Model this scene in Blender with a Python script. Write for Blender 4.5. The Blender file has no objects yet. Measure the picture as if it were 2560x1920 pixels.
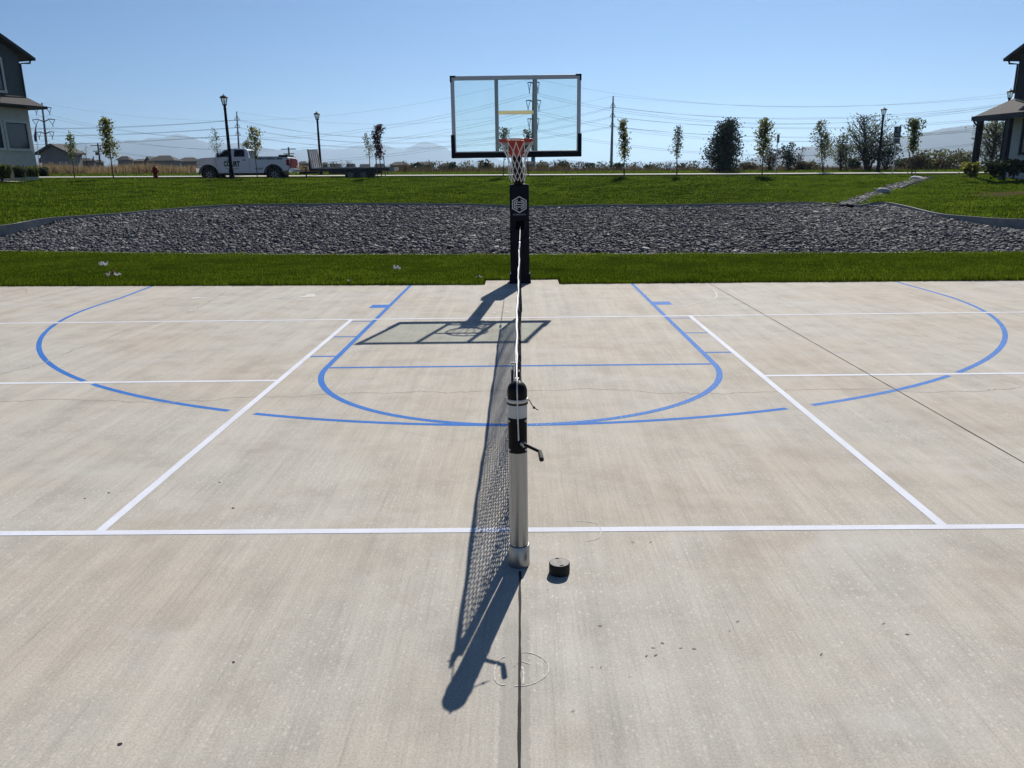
import bpy, bmesh, math, random
import numpy as np
from mathutils import Vector, Matrix, Euler
R = math.radians
PI = math.pi
SC = bpy.context.scene
COL = SC.collection
rng = np.random.default_rng(7)
random.seed(7)

# ------------------------------------------------------------------ camera, sky, sun, exposure
CAMP = (0.03636325, -3.54439363, 1.70193404)
CAMR = (1.31094929, 0.013292585, 0.012010983)
FPX = 1950.685
cd = bpy.data.cameras.new("camera"); cam = bpy.data.objects.new("camera", cd); COL.objects.link(cam)
cam.location = CAMP; cam.rotation_euler = CAMR
cd.sensor_width = 36.0; cd.lens = FPX / 2560 * 36.0
cd.clip_start = 0.05; cd.clip_end = 60000
SC.camera = cam
SUNV = Vector((0.262, 1.16, 1.0)).normalized()
SUN_EL = math.asin(SUNV.z); SUN_AZ = math.atan2(SUNV.x, SUNV.y)
w = bpy.data.worlds.new("World"); SC.world = w; w.use_nodes = True
nt = w.node_tree; bg = nt.nodes["Background"]
sky = nt.nodes.new("ShaderNodeTexSky"); sky.sky_type = 'NISHITA'; sky.sun_disc = False
sky.sun_elevation = SUN_EL; sky.sun_rotation = SUN_AZ
sky.altitude = 1300; sky.air_density = 1.0; sky.dust_density = 0.0; sky.ozone_density = 10.0
nt.links.new(sky.outputs[0], bg.inputs[0]); bg.inputs[1].default_value = 0.056
sl = bpy.data.lights.new("sun", 'SUN'); sl.energy = 5.0; sl.angle = R(0.5); sl.color = (1.0, 0.935, 0.85)
so = bpy.data.objects.new("sun", sl); COL.objects.link(so)
so.rotation_euler = (-SUNV).to_track_quat('-Z', 'Y').to_euler()
SC.view_settings.view_transform = 'Standard'; SC.view_settings.look = 'None'
SC.view_settings.gamma = 1.0; SC.view_settings.exposure = 0.43
SC.render.engine = 'CYCLES'
SC.cycles.max_bounces = 6; SC.cycles.transparent_max_bounces = 16; SC.cycles.volume_bounces = 0
SC.cycles.caustics_reflective = False; SC.cycles.caustics_refractive = False

# ------------------------------------------------------------------ helpers
_CR = np.array(Euler(CAMR, 'XYZ').to_matrix())
def ray(u, v):
    return _CR @ np.array([(u - 1280) / FPX, -(v - 960) / FPX, -1.0])
def at(u, v, Y):            # the point where the sight line of a photo pixel meets the upright plane y = Y
    d = ray(u, v); t = (Y - CAMP[1]) / d[1]
    return Vector(np.array(CAMP) + t * d)
def atz(u, v, z=0.0):       # ... or the level plane at height z
    d = ray(u, v); t = (z - CAMP[2]) / d[2]
    return Vector(np.array(CAMP) + t * d)

def tag(o, label=None, cat=None, group=None, kind=None):
    if label: o["label"] = label
    if cat: o["category"] = cat
    if group: o["group"] = group
    if kind: o["kind"] = kind
    return o
def empty(name, loc=(0, 0, 0), rz=0.0, label=None, cat=None, group=None):
    o = bpy.data.objects.new(name, None); COL.objects.link(o)
    o.empty_display_size = 0.1
    o.location = loc; o.rotation_euler = (0, 0, rz)
    return tag(o, label, cat, group)
def link(name, me, parent=None):
    o = bpy.data.objects.new(name, me); COL.objects.link(o)
    if parent is not None: o.parent = parent
    return o
def copy_tree(o, parent=None):
    c = o.copy(); COL.objects.link(c)
    if parent is not None: c.parent = parent
    for ch in list(o.children): copy_tree(ch, c)
    return c

class MB:
    def __init__(s): s.v = []; s.f = []; s.m = []
    def add(s, vs, fs, m=0):
        b = len(s.v); s.v += [tuple(x) for x in vs]
        for f in fs: s.f.append(tuple(b + i for i in f)); s.m.append(m)
    def box(s, lo, hi, m=0, M=None):
        (a, b, c), (d, e, f) = lo, hi
        vs = [(a,b,c),(d,b,c),(d,e,c),(a,e,c),(a,b,f),(d,b,f),(d,e,f),(a,e,f)]
        if M is not None: vs = [tuple(M @ Vector(p)) for p in vs]
        s.add(vs, [(0,3,2,1),(4,5,6,7),(0,1,5,4),(1,2,6,5),(2,3,7,6),(3,0,4,7)], m)
    def cbox(s, c, d, m=0, M=None):
        s.box([c[i] - d[i] / 2 for i in range(3)], [c[i] + d[i] / 2 for i in range(3)], m, M)
    def tube(s, pts, rad, seg=8, m=0, cap=True):
        pts = [Vector(p) for p in pts]; n = len(pts)
        if not hasattr(rad, '__len__'): rad = [rad] * n
        ref = None; vs = []
        for i, p in enumerate(pts):
            t = (pts[min(i + 1, n - 1)] - pts[max(i - 1, 0)])
            if t.length < 1e-9: t = Vector((0, 0, 1))
            t.normalize()
            if ref is None: ref = Vector((1, 0, 0)) if abs(t.x) < .9 else Vector((0, 1, 0))
            a = (ref - t * ref.dot(t)).normalized(); b = t.cross(a); ref = a
            for k in range(seg):
                an = 2 * PI * k / seg
                vs.append(p + (a * math.cos(an) + b * math.sin(an)) * rad[i])
        fs = [(i*seg+k, i*seg+(k+1) % seg, (i+1)*seg+(k+1) % seg, (i+1)*seg+k) for i in range(n-1) for k in range(seg)]
        if cap: fs += [tuple(range(seg))[::-1], tuple((n-1)*seg + k for k in range(seg))]
        s.add(vs, fs, m)
    def lathe(s, prof, seg=32, c=(0, 0, 0), m=0, cap=True):   # prof: (radius, z)
        vs = [(c[0] + r*math.cos(2*PI*k/seg), c[1] + r*math.sin(2*PI*k/seg), c[2] + z) for r, z in prof for k in range(seg)]
        n = len(prof)
        fs = [(i*seg+k, i*seg+(k+1) % seg, (i+1)*seg+(k+1) % seg, (i+1)*seg+k) for i in range(n-1) for k in range(seg)]
        if cap: fs += [tuple(range(seg))[::-1], tuple((n-1)*seg + k for k in range(seg))]
        s.add(vs, fs, m)
    def prism(s, poly, axis, lo, hi, m=0):    # polygon in the other two axes, extruded along axis
        def P(a, b, t):
            return {0: (t, a, b), 1: (a, t, b), 2: (a, b, t)}[axis]
        n = len(poly)
        vs = [P(a, b, lo) for a, b in poly] + [P(a, b, hi) for a, b in poly]
        fs = [tuple(range(n))[::-1], tuple(range(n, 2*n))] + [(i, (i+1) % n, n+(i+1) % n, n+i) for i in range(n)]
        s.add(vs, fs, m)
    def ribbon(s, pts, wd, z=None, m=0):      # flat strip in the xy plane
        n = len(pts); vs = []
        for i in range(n):
            a = Vector(pts[max(i-1, 0)]); b = Vector(pts[min(i+1, n-1)])
            t = (b - a); t = Vector((t.x, t.y, 0)).normalized(); q = Vector((-t.y, t.x, 0))
            ww = wd[i] if hasattr(wd, '__len__') else wd
            p = Vector(pts[i]) if len(pts[i]) == 3 else Vector((pts[i][0], pts[i][1], z))
            vs += [p + q*ww/2, p - q*ww/2]
        s.add(vs, [(2*i, 2*i+1, 2*i+3, 2*i+2) for i in range(n-1)], m)
    def build(s, name, mats, parent=None, smooth=False, bevel=0, fix=True):
        me = bpy.data.meshes.new(name); me.from_pydata(s.v, [], s.f)
        for mt in (mats if isinstance(mats, (list, tuple)) else [mats]): me.materials.append(mt)
        me.polygons.foreach_set("material_index", s.m)
        if fix:
            bm = bmesh.new(); bm.from_mesh(me)
            bmesh.ops.recalc_face_normals(bm, faces=bm.faces[:])
            bm.to_mesh(me); bm.free()
        if smooth:
            me.polygons.foreach_set("use_smooth", [True]*len(me.polygons))
            try: me.set_sharp_from_angle(angle=R(38))
            except Exception: pass
        o = link(name, me, parent)
        if bevel:
            b = o.modifiers.new("bevel", 'BEVEL'); b.width = bevel; b.segments = 2; b.limit_method = 'ANGLE'; b.angle_limit = R(40)
        return o

def np_mesh(name, V, F, mats, parent=None, colors=None, attr="tint"):   # V (n,3), F (m,k) arrays
    me = bpy.data.meshes.new(name); V = np.asarray(V, np.float32); F = np.asarray(F, np.int32); k = F.shape[1]
    me.vertices.add(len(V)); me.vertices.foreach_set("co", V.ravel())
    me.loops.add(F.size); me.loops.foreach_set("vertex_index", F.ravel())
    me.polygons.add(len(F)); me.polygons.foreach_set("loop_start", np.arange(0, F.size, k, dtype=np.int32))
    try: me.polygons.foreach_set("loop_total", np.full(len(F), k, np.int32))
    except Exception: pass
    me.update(calc_edges=True)
    for mt in (mats if isinstance(mats, (list, tuple)) else [mats]): me.materials.append(mt)
    if colors is not None:
        a = me.attributes.new(attr, 'FLOAT', 'POINT'); a.data.foreach_set("value", np.asarray(colors, np.float32))
    return link(name, me, parent)

# ------------------------------------------------------------------ materials
def newmat(name):
    m = bpy.data.materials.new(name); m.use_nodes = True
    t = m.node_tree; b = t.nodes["Principled BSDF"]
    return m, t, b
def N(t, typ, **kw):
    n = t.nodes.new(typ)
    for k, v in kw.items():
        if k.startswith('i_'): n.inputs[k[2:].replace('_', ' ')].default_value = v
        else: setattr(n, k, v)
    return n
def coords(t, scale=(1, 1, 1)):
    tc = N(t, "ShaderNodeTexCoord"); mp = N(t, "ShaderNodeMapping"); mp.inputs["Scale"].default_value = scale
    t.links.new(tc.outputs["Object"], mp.inputs[0]); return mp.outputs[0]
def noise(t, vec, scale, detail=3, rough=.55):
    n = N(t, "ShaderNodeTexNoise"); n.inputs["Scale"].default_value = scale; n.inputs["Detail"].default_value = detail
    n.inputs["Roughness"].default_value = rough; t.links.new(vec, n.inputs["Vector"]); return n.outputs[0]
def ramp(t, fac, stops):
    r = N(t, "ShaderNodeValToRGB"); el = r.color_ramp.elements
    while len(el) < len(stops): el.new(.5)
    for e, (p, c) in zip(el, stops): e.position = p; e.color = (*c, 1) if len(c) == 3 else c
    t.links.new(fac, r.inputs[0]); return r.outputs[0]
def mixc(t, fac, a, b, mode='MIX'):
    m = N(t, "ShaderNodeMix", data_type='RGBA', blend_type=mode)
    for k, x in ((0, fac), (6, a), (7, b)):
        if hasattr(x, 'is_output'): t.links.new(x, m.inputs[k])
        elif k == 0: m.inputs[0].default_value = x
        else: m.inputs[k].default_value = (*x, 1)
    return m.outputs[2]
def g3(x): return (x, x, x)
def bump(t, b, h, strength, dist=.01):
    n = N(t, "ShaderNodeBump"); n.inputs["Strength"].default_value = strength; n.inputs["Distance"].default_value = dist
    t.links.new(h, n.inputs["Height"]); t.links.new(n.outputs[0], b.inputs["Normal"])
def pm(name, c1, c2=None, scale=6, rough=.6, metal=0.0, bmp=0.0, stretch=(1, 1, 1), spec=.5, coat=0.0):
    m, t, b = newmat(name)
    if c2 is None: c2 = tuple(x * .82 for x in c1)
    n = noise(t, coords(t, stretch), scale, 4)
    t.links.new(ramp(t, n, [(.32, c1), (.68, c2)]), b.inputs["Base Color"])
    b.inputs["Roughness"].default_value = rough; b.inputs["Metallic"].default_value = metal
    b.inputs["Specular IOR Level"].default_value = spec
    if coat: b.inputs["Coat Weight"].default_value = coat
    if bmp: bump(t, b, n, bmp)
    return m

def concrete_mat(name, stains=True):
    m, t, b = newmat(name)
    v = coords(t)
    big = noise(t, v, .45, 5, .6)
    mid = noise(t, coords(t, (1, 1, 1)), 2.2, 5, .65)
    swoosh = noise(t, coords(t, (7.5, .20, 1)), 1.0, 7, .66)
    fine = noise(t, coords(t, (85, 2.4, 1)), 1.0, 3, .6)
    grain = noise(t, v, 130, 2, .6)
    c = ramp(t, big, [(.28, (.374, .332, .274)), (.5, (.386, .363, .316)), (.72, (.388, .377, .345))])
    c = mixc(t, 1.0, c, ramp(t, mid, [(.25, g3(.80)), (.5, g3(1.0)), (.75, g3(1.10))]), 'MULTIPLY')
    c = mixc(t, 1.0, c, ramp(t, swoosh, [(.30, g3(.88)), (.50, g3(.99)), (.66, g3(1.08)), (.8, g3(1.14))]), 'MULTIPLY')
    c = mixc(t, 1.0, c, ramp(t, fine, [(.28, g3(.90)), (.5, g3(1.0)), (.72, g3(1.06))]), 'MULTIPLY')
    c = mixc(t, 1.0, c, ramp(t, grain, [(.30, g3(.84)), (.70, g3(1.15))]), 'MULTIPLY')
    # pale stone flecks showing through the worn cream, in patches
    vo = N(t, "ShaderNodeTexVoronoi"); vo.inputs["Scale"].default_value = 58; vo.inputs["Randomness"].default_value = 1.0
    wv = N(t, "ShaderNodeVectorMath", operation='ADD'); t.links.new(coords(t, (1, .7, 1)), wv.inputs[0])
    nz_ = N(t, "ShaderNodeTexNoise"); nz_.inputs["Scale"].default_value = 90; t.links.new(v, nz_.inputs["Vector"])
    sc2 = N(t, "ShaderNodeVectorMath", operation='SCALE'); sc2.inputs["Scale"].default_value = .010; t.links.new(nz_.outputs["Color"], sc2.inputs[0])
    t.links.new(sc2.outputs[0], wv.inputs[1]); t.links.new(wv.outputs[0], vo.inputs["Vector"])
    fl = ramp(t, vo.outputs["Distance"], [(.18, g3(1)), (.42, g3(0))])
    rnd = N(t, "ShaderNodeSeparateColor"); t.links.new(vo.outputs["Color"], rnd.inputs[0])
    keep = ramp(t, rnd.outputs[0], [(.35, g3(0)), (.95, g3(1))])
    patch = ramp(t, noise(t, v, .9, 5, .65), [(.34, g3(.10)), (.60, g3(1))])
    f = mixc(t, 1.0, mixc(t, 1.0, fl, keep, 'MULTIPLY'), patch, 'MULTIPLY')
    fs = N(t, "ShaderNodeMath", operation='MULTIPLY'); t.links.new(f, fs.inputs[0]); fs.inputs[1].default_value = .66
    c = mixc(t, fs.outputs[0], c, (.58, .535, .45))
    # thin broom scratches and a few brown blots
    sc_ = noise(t, coords(t, (60, .9, 1)), 1.0, 2, .5)
    c = mixc(t, 1.0, c, ramp(t, sc_, [(.24, g3(.84)), (.34, g3(1))]), 'MULTIPLY')
    blot = noise(t, v, 1.3, 6, .7)
    c = mixc(t, ramp(t, blot, [(.54, g3(0)), (.74, g3(.42))]), c, (.255, .215, .165))
    pale = noise(t, coords(t, (.8, 1.7, 1)), 1.1, 5, .7)
    c = mixc(t, ramp(t, pale, [(.54, g3(0)), (.72, g3(.55))]), c, (.44, .43, .41))
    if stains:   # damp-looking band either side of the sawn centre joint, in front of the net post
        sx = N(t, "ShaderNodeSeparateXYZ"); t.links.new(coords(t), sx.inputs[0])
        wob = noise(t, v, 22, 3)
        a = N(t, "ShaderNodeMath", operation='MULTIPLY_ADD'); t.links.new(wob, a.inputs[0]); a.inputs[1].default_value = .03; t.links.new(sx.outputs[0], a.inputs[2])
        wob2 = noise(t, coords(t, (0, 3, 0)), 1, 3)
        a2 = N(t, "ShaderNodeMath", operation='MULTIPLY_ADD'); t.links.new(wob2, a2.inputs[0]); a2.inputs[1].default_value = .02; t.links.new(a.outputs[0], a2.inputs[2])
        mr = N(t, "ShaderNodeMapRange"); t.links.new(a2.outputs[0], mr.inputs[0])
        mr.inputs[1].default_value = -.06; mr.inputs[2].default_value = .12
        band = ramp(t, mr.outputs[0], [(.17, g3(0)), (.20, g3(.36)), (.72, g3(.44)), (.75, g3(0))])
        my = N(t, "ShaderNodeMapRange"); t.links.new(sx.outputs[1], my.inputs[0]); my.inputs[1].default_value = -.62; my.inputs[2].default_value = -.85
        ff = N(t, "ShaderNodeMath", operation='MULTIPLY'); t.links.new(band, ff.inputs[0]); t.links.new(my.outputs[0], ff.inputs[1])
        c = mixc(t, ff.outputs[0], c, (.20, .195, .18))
    t.links.new(c, b.inputs["Base Color"]); b.inputs["Roughness"].default_value = .88
    b.inputs["Specular IOR Level"].default_value = .25
    h = mixc(t, .5, fine, grain)
    h = mixc(t, .35, h, vo.outputs["Distance"])
    bump(t, b, h, .32, .004)
    return m

def paint_mat(name, c, worn):
    m, t, b = newmat(name)
    n = noise(t, coords(t), 60, 4, .7); n2 = noise(t, coords(t), 3, 3)
    col = ramp(t, n2, [(.3, c), (.7, tuple(min(1, x * 1.12 + .01) for x in c))])
    col = mixc(t, ramp(t, n, [(worn, g3(.75)), (worn + .10, g3(0))]), col, (.36, .35, .33))
    t.links.new(col, b.inputs["Base Color"]); b.inputs["Roughness"].default_value = .8; b.inputs["Specular IOR Level"].default_value = .12
    bump(t, b, n, .15, .003)
    return m

def leaf_mat(name, c1, c2, trans=.45, spec=.08):
    m, t, b = newmat(name)
    a = N(t, "ShaderNodeAttribute"); a.attribute_name = "tint"
    col = ramp(t, a.outputs["Fac"], [(0.0, c1), (1.0, c2)])
    t.links.new(col, b.inputs["Base Color"]); b.inputs["Roughness"].default_value = .65
    b.inputs["Specular IOR Level"].default_value = spec
    tr = N(t, "ShaderNodeBsdfTranslucent"); t.links.new(col, tr.inputs[0])
    mx = N(t, "ShaderNodeMixShader"); mx.inputs[0].default_value = trans
    t.links.new(b.outputs[0], mx.inputs[1]); t.links.new(tr.outputs[0], mx.inputs[2])
    t.links.new(mx.outputs[0], t.nodes["Material Output"].inputs[0])
    return m

def glass_mat(name, tint, refl=.5):
    m, t, b = newmat(name)
    tr = N(t, "ShaderNodeBsdfTransparent")
    n = noise(t, coords(t), 1.6, 3)
    t.links.new(ramp(t, n, [(.3, tint), (.7, tuple(x * .975 for x in tint))]), tr.inputs[0])
    gl = N(t, "ShaderNodeBsdfGlossy"); gl.inputs["Roughness"].default_value = .02
    fr = N(t, "ShaderNodeFresnel"); fr.inputs[0].default_value = 1.45
    k = N(t, "ShaderNodeMath", operation='MULTIPLY'); t.links.new(fr.outputs[0], k.inputs[0]); k.inputs[1].default_value = refl
    mx = N(t, "ShaderNodeMixShader"); t.links.new(k.outputs[0], mx.inputs[0])
    t.links.new(tr.outputs[0], mx.inputs[1]); t.links.new(gl.outputs[0], mx.inputs[2])
    t.links.new(mx.outputs[0], t.nodes["Material Output"].inputs[0])
    return m

M = {}
M['conc'] = concrete_mat("court_concrete")
M['walk'] = pm("sidewalk_concrete", (.50, .48, .44), (.43, .41, .38), 4, .9, bmp=.2)
M['curb'] = pm("curb_concrete", (.30, .285, .255), (.22, .205, .185), 7, .9, bmp=.3)
M['white'] = paint_mat("white_line_paint", (.54, .565, .63), .30)
M['blue'] = paint_mat("blue_line_paint", (.020, .125, .41), .30)
M['bluer'] = paint_mat("blue_roller_paint", (.025, .138, .43), .36)
M['joint'] = pm("joint_filler", (.004, .004, .004), (.010, .009, .008), 30, .9)
M['crack'] = pm("crack_dirt", (.225, .20, .165), (.32, .29, .245), 12, .95)
M['chalk'] = pm("chalk", (.56, .55, .53), (.44, .42, .385), 40, .95)
M['black'] = pm("black_plastic", (.0030, .0030, .0042), (.005, .005, .0062), 20, .5, spec=.14)
M['rubber'] = pm("black_rubber", (.008, .008, .008), (.014, .0135, .013), 14, .8, bmp=.15)
M['alu'] = pm("brushed_aluminium", (.34, .35, .36), (.27, .28, .29), 2, .34, 1.0, stretch=(60, 60, 1.2))
M['steel'] = pm("galvanised_steel", (.50, .50, .50), (.40, .40, .40), 20, .45, .9)
M['cable'] = pm("pale_cable", (.62, .63, .65), (.5, .5, .52), 60, .5, .3)
M['netblk'] = pm("black_twine", (.014, .014, .016), (.024, .024, .026), 80, .85)
M['tape'] = pm("white_vinyl_tape", (.70, .71, .73), (.60, .61, .63), 8, .55)
M['pad'] = pm("navy_black_vinyl_pad", (.0035, .0045, .009), (.005, .0065, .013), 4, .5, spec=.10)
M['padw'] = pm("silver_print", (.52, .53, .56), (.45, .46, .48), 12, .6)
M['frame'] = pm("satin_frame_aluminium", (.42, .43, .43), (.35, .36, .36), 3, .42, .9, stretch=(2, 2, 30))
M['rim'] = pm("orange_red_enamel", (.40, .030, .012), (.34, .025, .010), 8, .38)
M['cord'] = pm("white_net_cord", (.66, .65, .62), (.55, .54, .52), 60, .85)
M['cream'] = leaf_mat("cream_tape", (.74, .70, .52), (.74, .70, .52), .6)
M['glass'] = glass_mat("backboard_glass", (.93, .965, .95), .4)
M['darksteel'] = pm("black_powder_coat", (.006, .007, .011), (.009, .010, .015), 9, .55, spec=.06)
M['asphalt'] = pm("asphalt", (.055, .055, .057), (.04, .04, .042), 3, .92, bmp=.3)
M['soil'] = pm("bed_soil", (.085, .07, .055), (.05, .042, .036), 3, .95, bmp=.5)
M['paper'] = leaf_mat("white_paper", (.80, .80, .80), (.8, .8, .8), .5)
M['redprint'] = pm("red_print", (.28, .02, .03), (.2, .02, .02), 20, .6)
M['bark'] = pm("sapling_bark", (.085, .07, .055), (.05, .042, .034), 30, .9, bmp=.4)
M['barkd'] = pm("dark_bark", (.05, .043, .036), (.03, .026, .022), 20, .9, bmp=.4)
M['stake'] = pm("wooden_stake", (.11, .085, .06), (.08, .06, .045), 14, .9)

# ------------------------------------------------------------------ the ground and the setting
def tilt(x): return -.0085 * max(-45, min(45, x))
def crest_z(x):
    return 1.64 + tilt(x) + (.0 if x > -22 else min(.16, (-22 - x) * .02))
Apts = [(-16, 10.05), (-8.92, 9.70), (-4.69, 9.42), (-.585, 9.16), (.63, 9.15), (4.5, 9.05), (8.0, 8.93), (16, 8.62)]
Bpts = [(-30, 20.6), (-18, 18.0), (-13.55, 16.8), (-9.36, 15.63), (-5.7, 14.82), (-.29, 14.09), (4.79, 13.73), (10.64, 13.24), (16, 12.9), (22, 12.7)]
def ip(pts, x):
    return float(np.interp(x, [p[0] for p in pts], [p[1] for p in pts]))
def Ay(x): return ip(Apts, x)
def By(x): return ip(Bpts, x)
# rear concrete edging of the rock bed, photo pixel + distance -> point
Cpx = [(0, 565, 19.0), (95, 549, 20.2), (168, 542, 21.2), (285, 534.5, 22.6), (405, 524, 24.0), (538, 514, 25.6), (649, 511, 26.8),
       (821.5, 509.5, 28.0), (964, 508.6, 28.8), (1154, 510, 29.4), (1271, 514, 29.6), (1325, 516, 29.6), (1502, 512, 29.7), (1680, 511.8, 29.6),
       (1900, 508, 29.3), (2013, 506, 28.8), (2079, 509.0, 27.6), (2127, 515, 26.4), (2186, 507.6, 26.3), (2225, 507.4, 25.6), (2273, 517, 23.6),
       (2341.6, 533.4, 21.3), (2422, 541.7, 19.6), (2560, 549, 17.6)]
C0 = [at(*p) for p in Cpx]
Cp = [Vector((-17.5, 17.0, .52)), Vector((-16.2, 17.9, .50))] + C0 + [Vector((14.6, 16.2, .52)), Vector((16.5, 14.9, .5))]
Dx = [-50, -40] + [-33 + (66 * i / (len(C0) - 1)) ** 1.0 for i in range(len(C0))] + [40, 50]
# crest points fan out from the edging, kept roughly straight uphill in the middle
dxs = np.array([(-33 if i == 0 else 0) for i in range(len(C0))], float)
for i, c in enumerate(C0): dxs[i] = c.x * 1.33
dxs[0:6] = [-31, -28, -25.5, -22.6, -19.6, -17.0]
dxs[-7:] = [17.4, 18.6, 20.2, 22.6, 25.5, 28.5, 33]
Dx = [-48, -38] + list(dxs) + [40, 50]
Dp = [Vector((x, 39.6 - (0 if x > -24 else min(3.0, (-24 - x) * .4)), crest_z(x))) for x in Dx]

def smooth_poly(P, k=6):          # Catmull-Rom through the points
    out = []
    for i in range(len(P) - 1):
        a, b, c, d = P[max(i-1, 0)], P[i], P[i+1], P[min(i+2, len(P)-1)]
        for j in range(k):
            t = j / k
            out.append(.5 * ((2*b) + (c - a)*t + (2*a - 5*b + 4*c - d)*t*t + (3*b - a - 3*c + d)*t**3))
    out.append(P[-1].copy()); return out
CC = smooth_poly(Cp, 8); DD = smooth_poly(Dp, 8)
BB = [Vector((c.x, By(c.x), 0)) for c in CC]
for i, b in enumerate(BB):        # keep the near edge spread beyond the ends of the far edge
    s = i / (len(BB) - 1)
    x = -22 + 44 * s
    b.x = .35 * c.x if False else x; b.y = By(x)
CCn, DDn, BBn = np.array(CC), np.array(DD), np.array(BB)
nC = len(CC)
def fnoise(x, y, s=1.0):
    return (np.sin(x*1.7*s + 1.3*np.sin(y*.9*s)) * np.cos(y*1.3*s + .7*np.sin(x*1.1*s)) + .5*np.sin(x*3.9*s + y*2.7*s + 1.0) * np.cos(y*4.3*s - x*1.9*s)) / 1.5
def rear_lawn_pt(s, t):           # s along the edging (float index), t 0 edging .. 1 crest
    i = np.clip(np.floor(s).astype(int), 0, nC - 2); f = (s - i)[:, None]
    a = CCn[i]*(1-f) + CCn[i+1]*f; b = DDn[i]*(1-f) + DDn[i+1]*f
    tt = t[:, None]
    p = a*(1-tt) + b*tt
    ez = t + .05*np.sin(np.pi*t)
    p[:, 2] = a[:, 2]*(1-ez) + b[:, 2]*ez + .02
    wv = np.sin(np.pi*np.clip(t, 0, 1))**.5
    p[:, 2] += (.050*fnoise(p[:, 0], p[:, 1]*1.6, .8) + .030*fnoise(p[:, 0]*.8, p[:, 1]*1.5, 2.6)) * wv
    return p
def bed_pt(s, t):
    i = np.clip(np.floor(s).astype(int), 0, nC - 2); f = (s - i)[:, None]
    a = BBn[i]*(1-f) + BBn[i+1]*f; b = CCn[i]*(1-f) + CCn[i+1]*f
    tt = t[:, None]
    p = a*(1-tt) + b*tt
    za = -.09; zb = b[:, 2] - .085
    p[:, 2] = za*(1-t) + zb*t + .03*fnoise(p[:, 0], p[:, 1], .8)
    return p
def grid_mesh(name, P, ns, nt_, mat, parent=None, smooth=True):
    F = [(i*nt_+j, (i+1)*nt_+j, (i+1)*nt_+j+1, i*nt_+j+1) for i in range(ns-1) for j in range(nt_-1)]
    o = np_mesh(name, P, np.array(F), mat, parent)
    if smooth: o.data.polygons.foreach_set("use_smooth", [True]*len(F))
    return o

def turf_mat(name, c1, c2, c3):
    m, t, b = newmat(name)
    v = coords(t)
    n1 = noise(t, v, .5, 5, .6); n2 = noise(t, coords(t, (1, 1, 1)), 5, 4, .65); n3 = noise(t, v, 60, 2, .6)
    c = ramp(t, n1, [(.3, c1), (.55, c2), (.75, c3)])
    c = mixc(t, 1.0, c, ramp(t, n2, [(.25, g3(.72)), (.6, g3(1.0)), (.8, g3(1.15))]), 'MULTIPLY')
    c = mixc(t, 1.0, c, ramp(t, n3, [(.25, g3(.6)), (.75, g3(1.3))]), 'MULTIPLY')
    t.links.new(c, b.inputs["Base Color"]); b.inputs["Roughness"].default_value = .95; b.inputs["Specular IOR Level"].default_value = 0
    bump(t, b, mixc(t, .5, n3, n2), .8, .05)
    return m
M['turf'] = turf_mat("turf_thatch", (.018, .032, .0025), (.028, .045, .0035), (.042, .060, .005))
M['field'] = turf_mat("dry_field", (.12, .10, .05), (.09, .085, .04), (.15, .12, .065))

# the ground: one sheet out to the horizon, a little under everything laid on it
ys = [-9000, -400, -60, -9, 12.5, 18, 30, 34, 39.8, 41, 52.5, 56, 60, 80, 150, 500, 2000, 9000]
zs = [-.9, -.6, -.35, -.30, -.30, -.42, -.30, .10, 1.30, 1.30, 1.50, 1.78, 1.90, 1.92, 1.92, 1.9, 1.7, 1.5]
xs = [-9000, -1500, -300, -90, -45, -30, -20, -10, 0, 10, 20, 30, 45, 90, 300, 1500, 9000]
gv = [(x, y, z + (tilt(x) if 39 < y < 200 else 0)) for x in xs for y, z in zip(ys, zs)]
grid_mesh("ground", np.array(gv), len(xs), len(ys), M['field'])["kind"] = "structure"

# court slab with a notch behind the hoop
mb = MB()
top = [(-18, -14), (18, -14), (18, Ay(18)), (8.0, Ay(8)), (4.5, Ay(4.5)), (.63, 9.15), (.63, 9.73), (-.585, 9.73), (-.585, 9.16), (-4.69, Ay(-4.69)), (-8.92, Ay(-8.92)), (-18, Ay(-18))]
mb.prism(top, 2, -.14, 0.0)
court = mb.build("court", M['conc']); court["kind"] = "structure"

# front lawn strip
xg = np.sort(np.concatenate([np.linspace(-26, 24, 156), [-.6005, -.5995, .6445, .6455]])); tg = np.linspace(0, 1, 24)
P = []
for x in xg:
    a = Ay(x) + .02; bq = By(x)
    if -.60 < x < .645: a = 9.75
    for t_ in tg:
        y = a + (bq - a)*t_
        P.append((x, y, .005 + .03*math.sin(PI*t_)**.6 + .012*float(fnoise(x, y, 1.3))*math.sin(PI*t_)))
lawnf = grid_mesh("lawn_strip", np.array(P), 160, 24, M['turf']); lawnf["kind"] = "structure"
# rock bed soil, rear lawn
S, T = np.meshgrid(np.linspace(0, nC-1, 150), np.linspace(-.01, 1.0, 30), indexing='ij')
o = grid_mesh("rock_bed_soil", bed_pt(S.ravel(), T.ravel()) - np.array([0, 0, .05]), 150, 30, M['soil']); o["kind"] = "structure"
S, T = np.meshgrid(np.linspace(0, nC-1, 260), np.linspace(0, 1.0, 60), indexing='ij')
lawnr = grid_mesh("lawn_slope", rear_lawn_pt(S.ravel(), T.ravel()), 260, 60, M['turf']); lawnr["kind"] = "structure"
from mathutils.bvhtree import BVHTree
_bv = BVHTree.FromPolygons([v.co.copy() for v in lawnr.data.vertices], [tuple(p.vertices) for p in lawnr.data.polygons])
def onlawn(u, v):                     # where the sight line of a photo pixel meets the slope
    h = _bv.ray_cast(Vector(CAMP), Vector(ray(u, v)).normalized())
    return h[0]
BARE = [(onlawn(2470, 488), 1.15), (onlawn(2520, 484), 1.5), (onlawn(2558, 480), 1.3)]
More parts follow.
